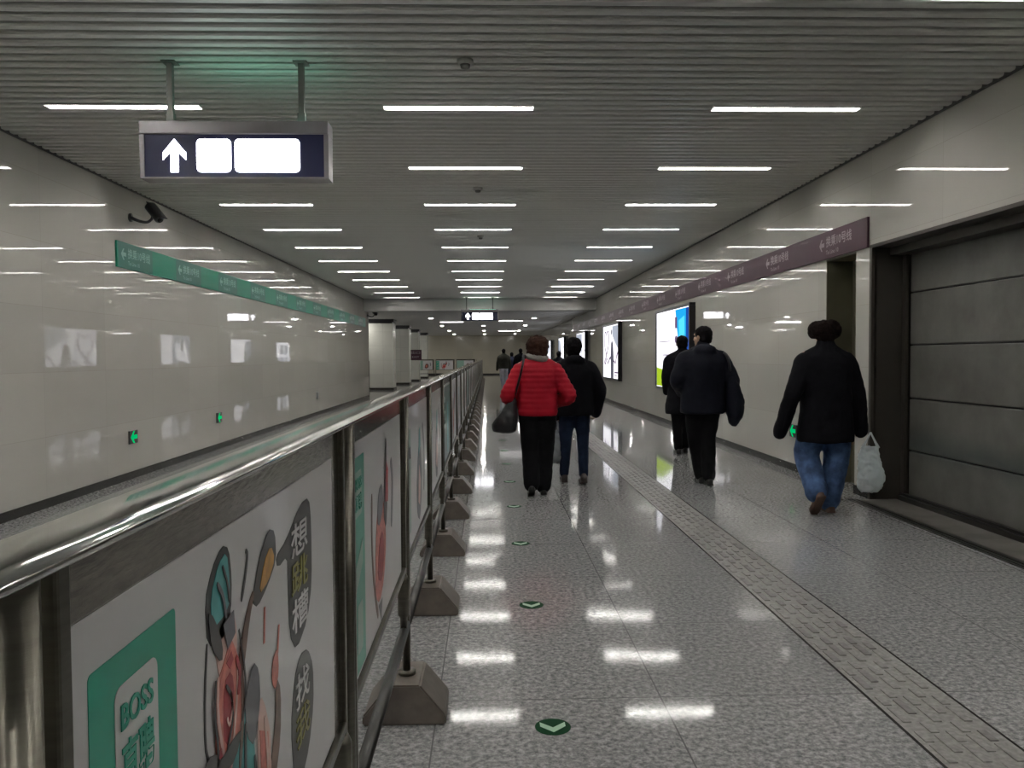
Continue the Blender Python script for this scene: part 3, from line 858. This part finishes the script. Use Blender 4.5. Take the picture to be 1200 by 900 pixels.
# handrail: flat oval tube
def oval_rail(name, a, b, label):
    bm = bmesh.new()
    a, b = Vector(a), Vector(b)
    d = (b - a).normalized(); s = Vector((d.y, -d.x, 0))
    rings = []
    n = max(2, int((b - a).length / .4))
    stations = [(0.0, .55), (.012, .82), (.03, .95), (.05, 1.0)] + [(.05 + ((b - a).length - .05) * i / n, 1.0) for i in range(1, n + 1)]
    for t, sc in stations:
        ring = []
        for k in range(20):
            th = 2 * PI * k / 20; c, q = math.cos(th), math.sin(th)
            e = 2 / 3.6
            ring.append(bm.verts.new(a + d * t + s * (.038 * sc * math.copysign(abs(c) ** e, c)) + Vector((0, 0, .0065 * sc * math.copysign(abs(q) ** e, q)))))
        rings.append(ring)
    for r0, r1 in zip(rings, rings[1:]):
        for k in range(20): bm.faces.new((r0[k], r0[(k + 1) % 20], r1[(k + 1) % 20], r1[k]))
    bm.faces.new(rings[0][::-1]); bm.faces.new(rings[-1])
    return tag(link(name, mesh_of(bm, True), M['rail']), label, 'handrail')
oval_rail('handrail', (BX, .43, 1.2345), (BX, BY0 + BP * NP + .05, 1.2345), 'long polished flat steel handrail running along the top of the barrier')
oval_rail('handrail', (-.62, 50.2, 1.2345), (-4.52, 50.2, 1.2345), 'handrail on the far barrier set across the hall')

# ------------------------------------------------------------------ far hall
colpos = [(34.15, 'nearest'), (41.0, 'second'), (46.8, 'third'), (53.3, 'farthest')]
for i, (y, wd) in enumerate(colpos):
    o = empty('column', (-4.5, y, 0), f'square pale tiled column in the far hall, {wd} of the four', 'column', 'square columns of the far hall')
    bm = bmesh.new(); box(bm, -.52, .52, 0, 1.04, .09, 2.80, bev=.008); link('shaft', mesh_of(bm), M['column'], o)
    bm = bmesh.new(); box(bm, -.54, .54, -.02, 1.06, 0, .09, bev=.004); link('plinth', mesh_of(bm), M['skirt'], o)
    bm = bmesh.new(); box(bm, -.48, .48, .04, 1.0, 2.80, 2.86); box(bm, -.56, .56, -.04, 1.08, 2.86, 2.98); link('shadow_gap_collar', mesh_of(bm), M['black'], o)  # black collar stands in for the shadow gap at the column top
# sign on the third column
o = empty('column_sign', (-4.15, 46.78, 1.2), 'small dark purple sign on the front of the third column', 'sign')
bm = bmesh.new(); box(bm, -.34, .34, -.03, 0, 0, .6, bev=.004); link('board', mesh_of(bm), M['purple'], o)
bm = bmesh.new()
add_text(bm, fit(text_mesh('出口', bold=.01), .5, .16), (-.25, -.031, .36), (1, 0, 0), (0, 0, 1), (0, -1, 0))
add_text(bm, fit(text_mesh('EXIT', bold=.01), .4, .12), (-.2, -.031, .12), (1, 0, 0), (0, 0, 1), (0, -1, 0))
link('sign_lettering', mesh_of(bm), M['purpletext'], o)

bm = bmesh.new(); tube(bm, [(0, 0, -.012), (0, 0, .0)], [.10, .105], 20); ring_me = mesh_of(bm, True)
bm = bmesh.new(); tube(bm, [(0, 0, -.016), (0, 0, -.012)], [.082, .085], 20); disc2 = mesh_of(bm, True)
cw = {-5.35: 'by the columns', -2.34: 'left line', -.21: 'middle line', 1.93: 'right line'}
for x in cw:
    for j, y in enumerate((33.6, 41.6, 49.6, 57.0)):
        o = empty('downlight', (x, y, 2.98), f'round recessed downlight in the far hall ceiling, {cw[x]}, {ordinal(j)}', 'downlight', 'round downlights of the far hall')
        link('trim_ring', ring_me, M['trim_metal'], o); link('lamp_lens', disc2, M['spotdisc'], o)
for j, (x, y) in enumerate(((1.02, 35.5), (1.18, 49.2), (-1.6, 36.4))):
    o = empty('ceiling_light', (x, y, 2.98), 'surface tube light on the far hall ceiling, ' + ['right of the far hanging sign', 'deepest in the hall', 'left of the far hanging sign'][j], 'ceiling light')
    bm = bmesh.new(); box(bm, -.56, .56, -.06, .06, -.03, 0, bev=.004); link('lamp_tray', mesh_of(bm), M['housing'], o)
    bm = bmesh.new(); tube(bm, [(-.52, 0, -.045), (.52, 0, -.045)], .014, 10); link('light_tube', mesh_of(bm, True), emat('dim_hall_tube', (1, .97, .97), 14.0), o)

for j, y in enumerate((30.5, 37.8, 44.0, 50.2, 57.0)):  # out-of-view tubes added to light the columns and hall from the left
    o = empty('ceiling_light', (-7.0, y, 2.98), f'unseen tube light added left of the columns to light the hall, {ordinal(j)}', 'ceiling light', 'unseen tube lights added beside the columns')
    bm = bmesh.new(); box(bm, -.6, .6, -.09, .09, -.03, 0, bev=.004); link('lamp_tray', mesh_of(bm), M['housing'], o)
    bm = bmesh.new(); tube(bm, [(-.55, 0, -.05), (.55, 0, -.05)], .02, 10); link('light_tube', mesh_of(bm, True), M['tube'], o)

# ------------------------------------------------------------------ cameras and detectors
def cctv(loc, label, yaw, pitch, s=1.0, side=1):
    o = empty('security_camera', loc, label, 'security camera')
    bm = bmesh.new(); tube(bm, [(0, 0, 0), (.02 * side, 0, 0)], .05 * s, 16)
    p, r = smooth_path([(.01 * side, 0, 0), (.09 * side, .02, -.035), (.17 * side, .05, -.045), (.22 * side, .06, -.01), (.235 * side, .06, .03)], [.022, .018, .016, .016, .018], 5)
    tube(bm, p, r, 12)
    link('bracket', mesh_of(bm, True), M['plastic'], o)
    hb = bpy.data.objects.new('camera_body', None)
    Rm = Matrix.Rotation(yaw, 4, 'Z') @ Matrix.Rotation(pitch, 4, 'X')
    bm = bmesh.new()
    tube(bm, [(0, -.10 * s, 0), (0, -.095 * s, 0), (0, .15 * s, 0), (0, .165 * s, 0)], [.045 * s, .052 * s, .052 * s, .04 * s], 18)
    box(bm, -.056 * s, .056 * s, -.11 * s, .20 * s, .045 * s, .055 * s, bev=.004)
    bmesh.ops.transform(bm, matrix=Matrix.Translation((.24 * side, .06, .08)) @ Rm, verts=bm.verts)
    body = link('camera_body', mesh_of(bm, True), M['plastic'], o)
    bm = bmesh.new(); tube(bm, [(0, .166 * s, 0), (0, .172 * s, 0)], .033 * s, 16)
    bmesh.ops.transform(bm, matrix=Matrix.Translation((.24 * side, .06, .08)) @ Rm, verts=bm.verts)
    link('lens', mesh_of(bm, True), M['lens'], body)
cctv((WL, 9.42, 2.985), 'dark bullet security camera on a curved bracket high on the left wall', R(-122), R(-42), 1.0)
cctv((WL, 27.6, 2.80), 'small security camera at the far end of the left wall by the columns', R(-150), R(-20), 1.0)
for j, (x, y) in enumerate(((-.134, 5.34), (-.10, 9.32), (-.1, 13.0))):
    o = empty('smoke_detector', (x, y, HC), 'small round detector on the strip ceiling, ' + ['nearest, above the middle of the frame', 'between the second and third lamp rows', 'third and smallest'][j], 'smoke detector', 'detectors on the ceiling')
    bm = bmesh.new(); tube(bm, [(0, 0, 0), (0, 0, -.018), (0, 0, -.03)], [.055, .055, .048], 20); link('base', mesh_of(bm, True), M['whiteplastic'], o)
    bm = bmesh.new(); tube(bm, [(0, 0, -.03), (0, 0, -.05), (0, 0, -.055)], [.034, .03, .018], 16); link('sensor', mesh_of(bm, True), M['rod'], o)

# ------------------------------------------------------------------ people
def lerp(a, b, t): return Vector(a) * (1 - t) + Vector(b) * t

def hand_shapes(bm, wrist, dirv, side, curl=.9):
    """palm, five fingers; side -1 for the left hand. dirv: way the hand points"""
    d = Vector(dirv).normalized()
    pn = Vector((side, 0, 0)); pn = (pn - d * pn.dot(d)).normalized()      # back of the hand, outward
    ac = d.cross(pn)                                                       # across the palm
    w = Vector(wrist)
    if ac.y < 0: ac = -ac                                                  # toward the thumb (forward)
    for t in (-.026, -.009, .009, .026):
        tube(bm, [w + ac * t * .6, w + d * .05 + ac * t, w + d * .088 + ac * t], [.017, .016, .012], 8)
    for t, l in ((-.030, .056), (-.011, .070), (.010, .075), (.030, .068)):
        a = w + d * .082 + ac * t
        b = a + (d * .9 - pn * .3) * l * .45
        c = b + (d * math.cos(curl) - pn * math.sin(curl)) * l * .32
        e = c + (d * math.cos(curl * 1.7) - pn * math.sin(curl * 1.7)) * l * .28
        limb(bm, [a, b, c, e], [.0098, .0092, .0085, .0072], 8, 2)
    a = w + d * .022 + ac * .026
    b = a + (d * .6 + ac * .6 - pn * .3) * .042
    c = b + (d * .85 + ac * .1 - pn * .4) * .032
    limb(bm, [a, b, c], [.013, .0115, .009], 8, 3)

def make_person(label, loc, H, rz=0.0, arms=None, legs=None, head=(0, 0, 0), jacket=None, jm=None, tm=None, sm=None, hairm=None, hair='short',
                trouser=(.098, .082, .068), sleeve=(.078, .066, .056), lean=0.0, far=False, hood=False, quilt=0, scarf=None, collar=.075, sh=.175, wide=1.0, shoe_s=1.0, sext=.05):
    s = H / 1.70
    o = empty('person', loc, label, 'person', None, rz)
    vox = .020 if far else .0062
    cv = .024 if far else .013
    arms = arms or {-1: ((-.25, -.02, 1.13), (-.27, .04, .88)), 1: ((.25, -.02, 1.13), (.27, .04, .88))}
    legs = legs or {-1: ((-.10, .02, .49), (-.10, -.03, .085), 0), 1: ((.10, .02, .49), (.10, .0, .085), 0)}
    shift = lambda p: Vector((p[0], p[1] + lean * max(0, p[2] - .9), p[2]))
    def fin(me):
        me.transform(Matrix.Scale(s, 4)); return me
    # ---- body, one continuous surface
    bm = bmesh.new()
    hz = Vector((0, .02, 1.585)); hz = shift(hz)
    Hr = Matrix.Rotation(head[2], 3, 'Z') @ Matrix.Rotation(head[0], 3, 'X') @ Matrix.Rotation(head[1], 3, 'Y')
    hp = lambda v: hz + Hr @ Vector(v)
    ell(bm, hp((0, -.012, .025)), (.074, .092, .088), 24, 18, Hr)
    ell(bm, hp((0, .022, -.03)), (.060, .068, .082), 24, 18, Hr)
    ell(bm, hp((0, .060, -.085)), (.034, .030, .026), 16, 12, Hr)        # chin
    limb(bm, [hp((0, .082, .012)), hp((0, .100, -.018)), hp((0, .100, -.032))], [.009, .013, .012], 10, 3)
    ell(bm, hp((0, .084, -.060)), (.026, .011, .009), 14, 10, Hr)         # lips
    for q in (-1, 1):
        ell(bm, hp((q * .076, -.005, -.008)), (.010, .020, .032), 12, 10, Hr)
        ell(bm, hp((q * .030, .074, .030)), (.022, .012, .008), 12, 8, Hr)  # brow
        ell(bm, hp((q * .042, .055, -.022)), (.022, .022, .022), 12, 8, Hr)
    limb(bm, [shift((0, -.012, 1.38)), shift((0, -.004, 1.46)), hp((0, -.005, -.05))], [.066, .056, .056], 16, 4)
    rings_loft(bm, [(z, rx * .9, ry * .9, 0, lean * max(0, z - .9)) for z, rx, ry in ((.86, .15, .10), (.95, .165, .11), (1.05, .145, .10), (1.2, .165, .115), (1.33, .185, .11), (1.40, .16, .09), (1.44, .09, .07))])
    for q in (-1, 1):
        e, w = map(shift, arms[q]); S = shift((q * sh, -.005, 1.385))
        limb(bm, [S, lerp(S, e, .5), e, lerp(e, w, .5), w], [.056, .048, .040, .036, .028], 14, 4)
        if not far: hand_shapes(bm, w, (w - e), q)
        else: ell(bm, w + (w - e).normalized() * .06, (.03, .04, .06))
        k, a, pit = legs[q]
        hip = Vector((q * .092, 0, .90))
        limb(bm, [hip, lerp(hip, k, .5), k, lerp(k, a, .4), a], [.088, .074, .054, .050, .036], 14, 4)
        fd = Matrix.Rotation(-pit, 3, 'X') @ Vector((0, 1, -.12)).normalized()
        limb(bm, [Vector(a), Vector(a) + fd * .07 + Vector((0, 0, -.02)), Vector(a) + fd * .15 + Vector((0, 0, -.03))], [.034, .032, .026], 10, 3)
    body = link('body', fin(fuse(bm, vox, 3)), M['skin'], o)
    if not far:
        for q in (-1, 1):
            bm = bmesh.new(); ell(bm, hp((q * .030, .080, .008)), (.0125, .008, .0085), 12, 8, Hr)
            link('eye', fin(mesh_of(bm, True)), M['eye'], o)
    # ---- trousers
    bm = bmesh.new()
    ell(bm, (0, -.01, .92), (.168 * wide, .125, .13))
    ell(bm, (-.07, -.035, .885), (.095, .11, .11)); ell(bm, (.07, -.035, .885), (.095, .11, .11))
    for q in (-1, 1):
        k, a, pit = legs[q]; hip = Vector((q * .088, -.005, .88)); a = Vector(a); k = Vector(k)
        e = lerp(k, a, .97)
        limb(bm, [hip, lerp(hip, k, .55), k, lerp(k, e, .5), e], [trouser[0], trouser[0] * .9, trouser[1], trouser[1] * .5 + trouser[2] * .5, trouser[2]], 16, 5)
    link('trousers', fin(fuse(bm, cv, 3, wr=.006, wscale=.09)), tm, o)
    # ---- shoes
    for q in (-1, 1):
        k, a, pit = legs[q]
        bm = bmesh.new()
        ell(bm, (0, -.028, -.035), (.040, .046, .040)); ell(bm, (0, .03, -.035), (.040, .07, .040)); ell(bm, (0, .115, -.052), (.046, .075, .028)); ell(bm, (0, 0, .005), (.044, .050, .045))
        box(bm, -.036, .036, -.066, .16, -.083, -.062)
        ell(bm, (0, -.03, -.072), (.038, .042, .012)); ell(bm, (0, .12, -.072), (.044, .07, .012))
        bmesh.ops.scale(bm, vec=(shoe_s,) * 3, verts=bm.verts)
        bmesh.ops.transform(bm, matrix=Matrix.Translation(Vector(a)) @ Matrix.Rotation(-pit, 4, 'X'), verts=bm.verts)
        link('shoe', fin(fuse(bm, .010, 3)), sm, o)
    # ---- jacket
    bm = bmesh.new()
    rings_loft(bm, [(z, rx * wide, ry, 0, cy + lean * max(0, z - .9)) for z, rx, ry, cy in jacket])
    for q in (-1, 1):
        e, w = map(shift, arms[q]); S = shift((q * sh, -.008, 1.365))
        end = w + (w - e).normalized() * sext
        limb(bm, [S + Vector((-q * .05, 0, .0)), S + Vector((q * .015, 0, -.03)), lerp(S, e, .55), e, lerp(e, w, .55), end], [sleeve[0] * .95, sleeve[0] * 1.02, sleeve[0] * .98, sleeve[1], (sleeve[1] + sleeve[2]) / 2, sleeve[2]], 16, 5)
        limb(bm, [shift((q * .05, -.01, 1.44)), S + Vector((q * .01, 0, .012))], [.066, .058], 12, 3)
    if collar: limb(bm, [shift((0, -.015, 1.42)), shift((0, -.008, 1.49))], [collar + .01, collar], 16, 3)
    if hood:
        ell(bm, shift((0, -.085, 1.435)), (.125, .075, .075)); ell(bm, shift((0, -.115, 1.36)), (.085, .05, .08))
    fn = None
    if quilt:
        fn = lambda c: .007 * abs(math.sin(PI * c.z / quilt)) - .004
    link('jacket', fin(fuse(bm, cv, 4, wr=.007 if not quilt else .003, wscale=.11, fn=fn)), jm, o)
    if scarf:
        bm = bmesh.new()
        pts = [shift((.090 * math.cos(t), -.006 + .085 * math.sin(t), 1.475 + .012 * math.sin(2 * t))) for t in [2 * PI * i / 16 for i in range(17)]]
        tube(bm, pts, .036, 10); ell(bm, shift((-.075, -.03, 1.50)), (.05, .045, .05))
        link('scarf', fin(fuse(bm, .012, 3, wr=.006, wscale=.05)), scarf, o)
    # ---- hair or hat
    bm = bmesh.new()
    if hair == 'bob':
        ell(bm, hp((0, -.025, .030)), (.128, .122, .104), 24, 18, Hr); ell(bm, hp((0, -.045, -.035)), (.118, .090, .085), 24, 18, Hr)
        for q in (-1, 1): ell(bm, hp((q * .068, -.005, -.02)), (.042, .06, .075), 16, 12, Hr)
        me = fuse(bm, .011, 3, wr=.012, wscale=.035)
    elif hair == 'hat':
        ell(bm, hp((0, -.008, .040)), (.103, .112, .090), 24, 18, Hr)
        box_c = hp((0, -.005, .045))
        for q in (-1, 1): ell(bm, hp((q * .092, -.012, .036)), (.050, .095, .078), 18, 14, Hr)
        ell(bm, hp((.058, -.03, .105)), (.050, .05, .028), 18, 14, Hr); ell(bm, hp((-.062, -.02, .095)), (.050, .05, .026), 18, 14, Hr)
        ell(bm, hp((0, -.085, .005)), (.086, .036, .080), 18, 14, Hr); ell(bm, hp((0, -.035, -.045)), (.074, .060, .06), 18, 14, Hr); ell(bm, hp((0, .095, .05)), (.075, .03, .05), 18, 14, Hr)
        me = fuse(bm, .011, 2, wr=.008, wscale=.03)
    else:
        kx = 1.22 if hair == 'full' else 1.0
        ell(bm, hp((0, -.018 * kx, .033)), (.084 * kx, .100 * kx, .090 * kx * .97), 24, 18, Hr); ell(bm, hp((0, -.042 * kx, -.012 * kx)), (.078 * kx, .068, .078 * kx), 24, 18, Hr)
        me = fuse(bm, .010 if not far else .02, 3, wr=.006, wscale=.03)
    me.transform(Matrix.Scale(s, 4))
    link('fur_hat' if hair == 'hat' else 'hair', me, hairm, o)
    return o

def jk(hem, w=.20, d=.145, sh_=.215, flare=0.0):
    """jacket sections from hem to shoulder"""
    out = []
    for z, f, g in ((hem, 1.0, 1.0), (hem + .02, 1.03, 1.03), (hem + .12, 1.02, 1.0)):
        out.append((z, (w + flare) * f, (d + flare * .6) * g, -.01))
    z0 = hem + .14
    for t, a, b in ((.33, w * .99, d), (.6, w * 1.0, d * 1.02), (.8, w * 1.04, d * 1.0)):
        out.append((z0 + (1.33 - z0) * t, a, b, -.01))
    out += [(1.33, sh_ * .97, d * .92, -.012), (1.385, sh_ * .90, d * .8, -.012), (1.43, sh_ * .6, d * .62, -.01), (1.46, sh_ * .38, d * .5, -.01)]
    return out

CL = dict(
    redj=cloth('red_quilted_nylon', (.37, .009, .022), .6, .15, 40, .12),
    blackj=cloth('black_wool', (.005, .005, .007), .95),
    blackn=cloth('black_nylon', (.010, .011, .017), .6, .2, 50),
    navyj=cloth('navy_down_nylon', (.006, .007, .013), .7, .2, 50),
    blackt=cloth('black_trouser_cloth', (.005, .005, .006), .9),
    denim=cloth('dark_denim', (.012, .020, .044), .85, .3, 120, .3),
    blue=cloth('faded_blue_denim', (.060, .105, .215), .85, .35, 100, .45),
    white=cloth('white_trouser_cloth', (.55, .56, .60), .8),
    olive=cloth('olive_jacket_cloth', (.045, .045, .035), .8),
    navy=cloth('navy_coat_cloth', (.022, .026, .05), .8),
    grey=cloth('grey_knit', (.26, .25, .23), .9, .5, 60),
    hairb=mat('brown_hair', (.034, .016, .011), .85, spec=.12, bump=.8, bscale=70, var=.35, vscale=30),
    hairk=mat('black_hair', (.005, .004, .005), .8, spec=.12, bump=.5, bscale=70),
    fur=mat('dark_brown_fur', (.010, .006, .005), .9, spec=.1, bump=1.0, bscale=90, var=.5, vscale=40),
    shoek=mat('black_leather', (.010, .009, .009), .35),
    boot=mat('dark_boot_leather', (.045, .033, .030), .45, var=.3),
    shoebr=mat('brown_shoe_leather', (.075, .038, .026), .6, var=.3),
    bag=mat('black_bag_leather', (.012, .012, .014), .4, bump=.3, bscale=30),
)

# woman in red
make_person('woman in red quilted jacket and black trousers walking away, black bag on her left', (.49, 7.94, 0), 1.56,
            arms={-1: ((-.325, -.04, 1.07), (-.19, .17, .98)), 1: ((.335, -.04, 1.07), (.20, .17, .98))},
            legs={-1: ((-.075, .05, .49), (-.075, -.10, .125), R(22)), 1: ((.075, .04, .49), (.058, .03, .085), 0)},
            jacket=jk(.86, .208, .150, .222), jm=CL['redj'], tm=CL['blackt'], sm=CL['shoek'], hairm=CL['hairb'], hair='bob', quilt=.055, scarf=CL['grey'],
            trouser=(.122, .102, .088), sleeve=(.088, .082, .062))
# woman in black beside her
make_person('woman in black hooded coat and dark jeans, walking right beside the woman in red', (.935, 8.72, 0), 1.56,
            arms={-1: ((-.27, -.03, 1.10), (-.215, .03, .84)), 1: ((.30, -.04, 1.09), (.27, .06, .86))},
            legs={-1: ((-.10, .03, .49), (-.115, .06, .085), 0), 1: ((.10, .0, .49), (.095, -.12, .10), R(8))}, head=(0, 0, R(-18)),
            jacket=jk(.80, .225, .165, .235), jm=CL['blackj'], tm=CL['denim'], sm=CL['boot'], hairm=CL['hairk'], hair='full', hood=True,
            trouser=(.098, .072, .056), sleeve=(.092, .080, .064), shoe_s=1.08)
# man in dark down jacket
make_person('man in dark down jacket and black trousers, head turned left, before the light box', (2.27, 8.47, 0), 1.68,
            arms={-1: ((-.27, -.02, 1.13), (-.19, .17, 1.02)), 1: ((.30, -.03, 1.12), (.32, .05, .88))},
            legs={-1: ((-.055, .08, .49), (.01, .10, .085), 0), 1: ((.06, .02, .49), (.055, -.06, .085), 0)}, head=(0, 0, R(38)),
            jacket=jk(.77, .232, .175, .245), jm=CL['navyj'], tm=CL['blackt'], sm=CL['shoek'], hairm=CL['hairk'], hood=True,
            trouser=(.112, .088, .070), sleeve=(.098, .090, .070), wide=1.0)
# companion partly hidden
make_person('person in long black coat, mostly hidden behind the man in the down jacket', (2.70, 11.15, 0), 1.65,
            legs={-1: ((-.07, .04, .49), (-.06, -.02, .085), 0), 1: ((.07, .05, .49), (.07, .12, .085), 0)},
            arms={-1: ((-.24, -.02, 1.12), (-.20, .12, .93)), 1: ((.24, -.02, 1.12), (.25, .04, .88))},
            jacket=jk(.58, .205, .155, .215, .03), jm=CL['blackj'], tm=CL['blackt'], sm=CL['shoek'], hairm=CL['hairk'], trouser=(.095, .075, .060))
# man in fur hat
make_person('man in dark fur hat, black coat and faded blue jeans walking by the grey gate', (2.93, 6.92, 0), 1.66,
            arms={-1: ((-.315, -.06, 1.06), (-.375, .02, .79)), 1: ((.275, -.03, 1.06), (.325, .02, .80))},
            legs={-1: ((-.125, .10, .50), (-.135, -.16, .19), R(48)), 1: ((.125, .05, .48), (.045, .02, .085), R(0))}, wide=1.12,
            jacket=jk(.63, .200, .165, .215, .012), jm=CL['blackj'], tm=CL['blue'], sm=CL['shoebr'], hairm=CL['fur'], hair='hat',
            trouser=(.138, .112, .096), sleeve=(.086, .074, .064), collar=.088, sext=.085, lean=.03, shoe_s=1.08)
# far people
make_person('far person in olive jacket and white trousers, walking near the end of the barrier', (.66, 33.3, 0), 1.70, far=True,
            legs={-1: ((-.08, .04, .49), (-.02, -.05, .085), 0), 1: ((.08, .05, .49), (.06, .12, .085), 0)},
            jacket=jk(.88, .215, .155, .225), jm=CL['olive'], tm=CL['white'], sm=CL['white'], hairm=CL['hairk'])
make_person('far person in navy coat, in the middle of the three distant walkers', (1.02, 34.2, 0), 1.56, far=True,
            jacket=jk(.60, .26, .17, .27), jm=CL['navy'], tm=CL['blackt'], sm=CL['shoek'], hairm=CL['hairk'])
make_person('far person in black, rightmost of the three distant walkers', (1.36, 33.3, 0), 1.71, far=True,
            jacket=jk(.70, .22, .16, .23), jm=CL['blackj'], tm=CL['blackt'], sm=CL['shoek'], hairm=CL['hairk'])
make_person('person in black far ahead, seen only as a head between the two women', (2.12, 24.0, 0), 1.53, far=True,
            jacket=jk(.70, .22, .16, .23), jm=CL['blackj'], tm=CL['blackt'], sm=CL['shoek'], hairm=CL['hairk'])

# ---- bags
# black shoulder bag of the woman in red
o = empty('handbag', (.16, 7.90, .62), 'soft black shoulder bag hanging at the left side of the woman in red', 'handbag')
bm = bmesh.new()
rings_loft(bm, [(.0, .07, .05, .02, 0), (.02, .115, .075, .0, 0), (.09, .128, .085, .0, 0), (.17, .100, .075, .035, 0), (.26, .065, .055, .065, 0), (.33, .035, .035, .085, 0), (.36, .015, .02, .09, 0)], 24, 2.2)
link('bag_body', fuse(bm, .009, 4, wr=.006, wscale=.06), CL['bag'], o)
bm = bmesh.new(); p, r = smooth_path([(.09, -.01, .33), (.125, -.06, .45), (.165, -.13, .62), (.185, -.12, .72), (.19, -.02, .765), (.18, .09, .70), (.12, .10, .50), (.09, .02, .33)], [.011] * 8, 5)
tube(bm, p, r, 8); link('strap', mesh_of(bm, True), CL['bag'], o)
# dark bag on the right arm of the man in the down jacket
o = empty('shoulder_bag', (2.60, 8.42, .62), 'dark padded bag slung from the right arm of the man in the down jacket', 'bag')
bm = bmesh.new()
rings_loft(bm, [(.0, .02, .03, -.01, 0), (.04, .055, .06, -.01, 0), (.14, .095, .085, .0, 0), (.26, .105, .095, -.005, 0), (.40, .085, .09, -.03, 0), (.52, .06, .07, -.05, 0), (.60, .03, .04, -.06, 0)], 24, 2.2)
link('bag_body', fuse(bm, .011, 4, wr=.007, wscale=.07), CL['navyj'], o)
bm = bmesh.new(); p, r = smooth_path([(-.06, -.03, .55), (-.09, -.10, .66), (-.12, -.10, .745), (-.12, .0, .775), (-.09, .09, .70), (-.06, .04, .56)], [.012] * 6, 5)
tube(bm, p, r, 8); link('strap', mesh_of(bm, True), CL['bag'], o)

def shopping_bag(loc, w, h, mt, label, inner, handle_top):
    o = empty('shopping_bag', loc, label, 'shopping bag')
    bm = bmesh.new()
    rings_loft(bm, [(0, w * .30, w * .25, 0, 0), (h * .06, w * .42, w * .34, 0, 0), (h * .3, w * .5, w * .36, .01, 0), (h * .55, w * .46, w * .30, 0, 0), (h * .8, w * .40, w * .18, -.01, 0), (h * .97, w * .34, w * .09, -.01, 0), (h, w * .30, w * .05, -.01, 0)], 24, 2.1)
    link('bag_body', fuse(bm, .010, 1, wr=.016, wscale=.05), mt, o)
    bm = bmesh.new()
    for q in (-1, 1):
        p, r = smooth_path([(q * w * .30, 0, h * .95), (q * w * .16, 0, h * .95 + (handle_top - h) * .55), (0, 0, handle_top)], [.017, .010, .008], 5)
        tube(bm, p, r, 8, squash=(Vector((0, 1, 0)), .35))
    link('handles', mesh_of(bm, True), mt, o)
    bm = bmesh.new(); rings_loft(bm, [(.012, w * .2, w * .18, 0, 0), (.03, w * .27, w * .22, 0, 0), (h * .22, w * .27, w * .22, 0, 0), (h * .26, w * .2, w * .16, 0, 0)], 16, 2.4)
    link('contents', mesh_of(bm, True), inner, o)
shopping_bag((3.345, 6.95, .17), .235, .40, M['bagwhite'], 'white translucent plastic shopping bag in the right hand of the man in the fur hat', CL['blackn'], .52)
shopping_bag((.735, 8.77, .20), .14, .37, M['baggrey'], 'grey plastic bag carried low between the two women', CL['blackn'], .545)

# ------------------------------------------------------------------ world, camera, view
w = bpy.data.worlds.new('world'); SC.world = w; w.use_nodes = True
w.node_tree.nodes['Background'].inputs[0].default_value = (.5, .52, .55, 1)
w.node_tree.nodes['Background'].inputs[1].default_value = .02

f, yaw, pitch, roll = 946.19, .0299, -.0338, -.0057
fw = Vector((math.sin(yaw) * math.cos(pitch), math.cos(yaw) * math.cos(pitch), math.sin(pitch)))
rt = Vector((math.cos(yaw), -math.sin(yaw), 0)); up = rt.cross(fw)
c, s_ = math.cos(roll), math.sin(roll)
rt2 = rt * c + up * s_; up2 = -rt * s_ + up * c
cam = bpy.data.cameras.new('camera'); co = bpy.data.objects.new('camera', cam); COL.objects.link(co)
cam.sensor_width = 36; cam.sensor_fit = 'HORIZONTAL'; cam.lens = f / 1200 * 36; cam.clip_end = 200; cam.clip_start = .02
mw = Matrix((rt2, up2, -fw)).transposed().to_4x4(); mw.translation = (0, 0, 1.37)
co.matrix_world = mw
SC.camera = co
SC.view_settings.view_transform = 'Standard'; SC.view_settings.look = 'None'
SC.view_settings.exposure = -1.4; SC.view_settings.gamma = 1; SC.view_settings.use_curve_mapping = False
SC.cycles.max_bounces = 8; SC.cycles.diffuse_bounces = 4; SC.cycles.glossy_bounces = 4
SC.cycles.sample_clamp_indirect = 0
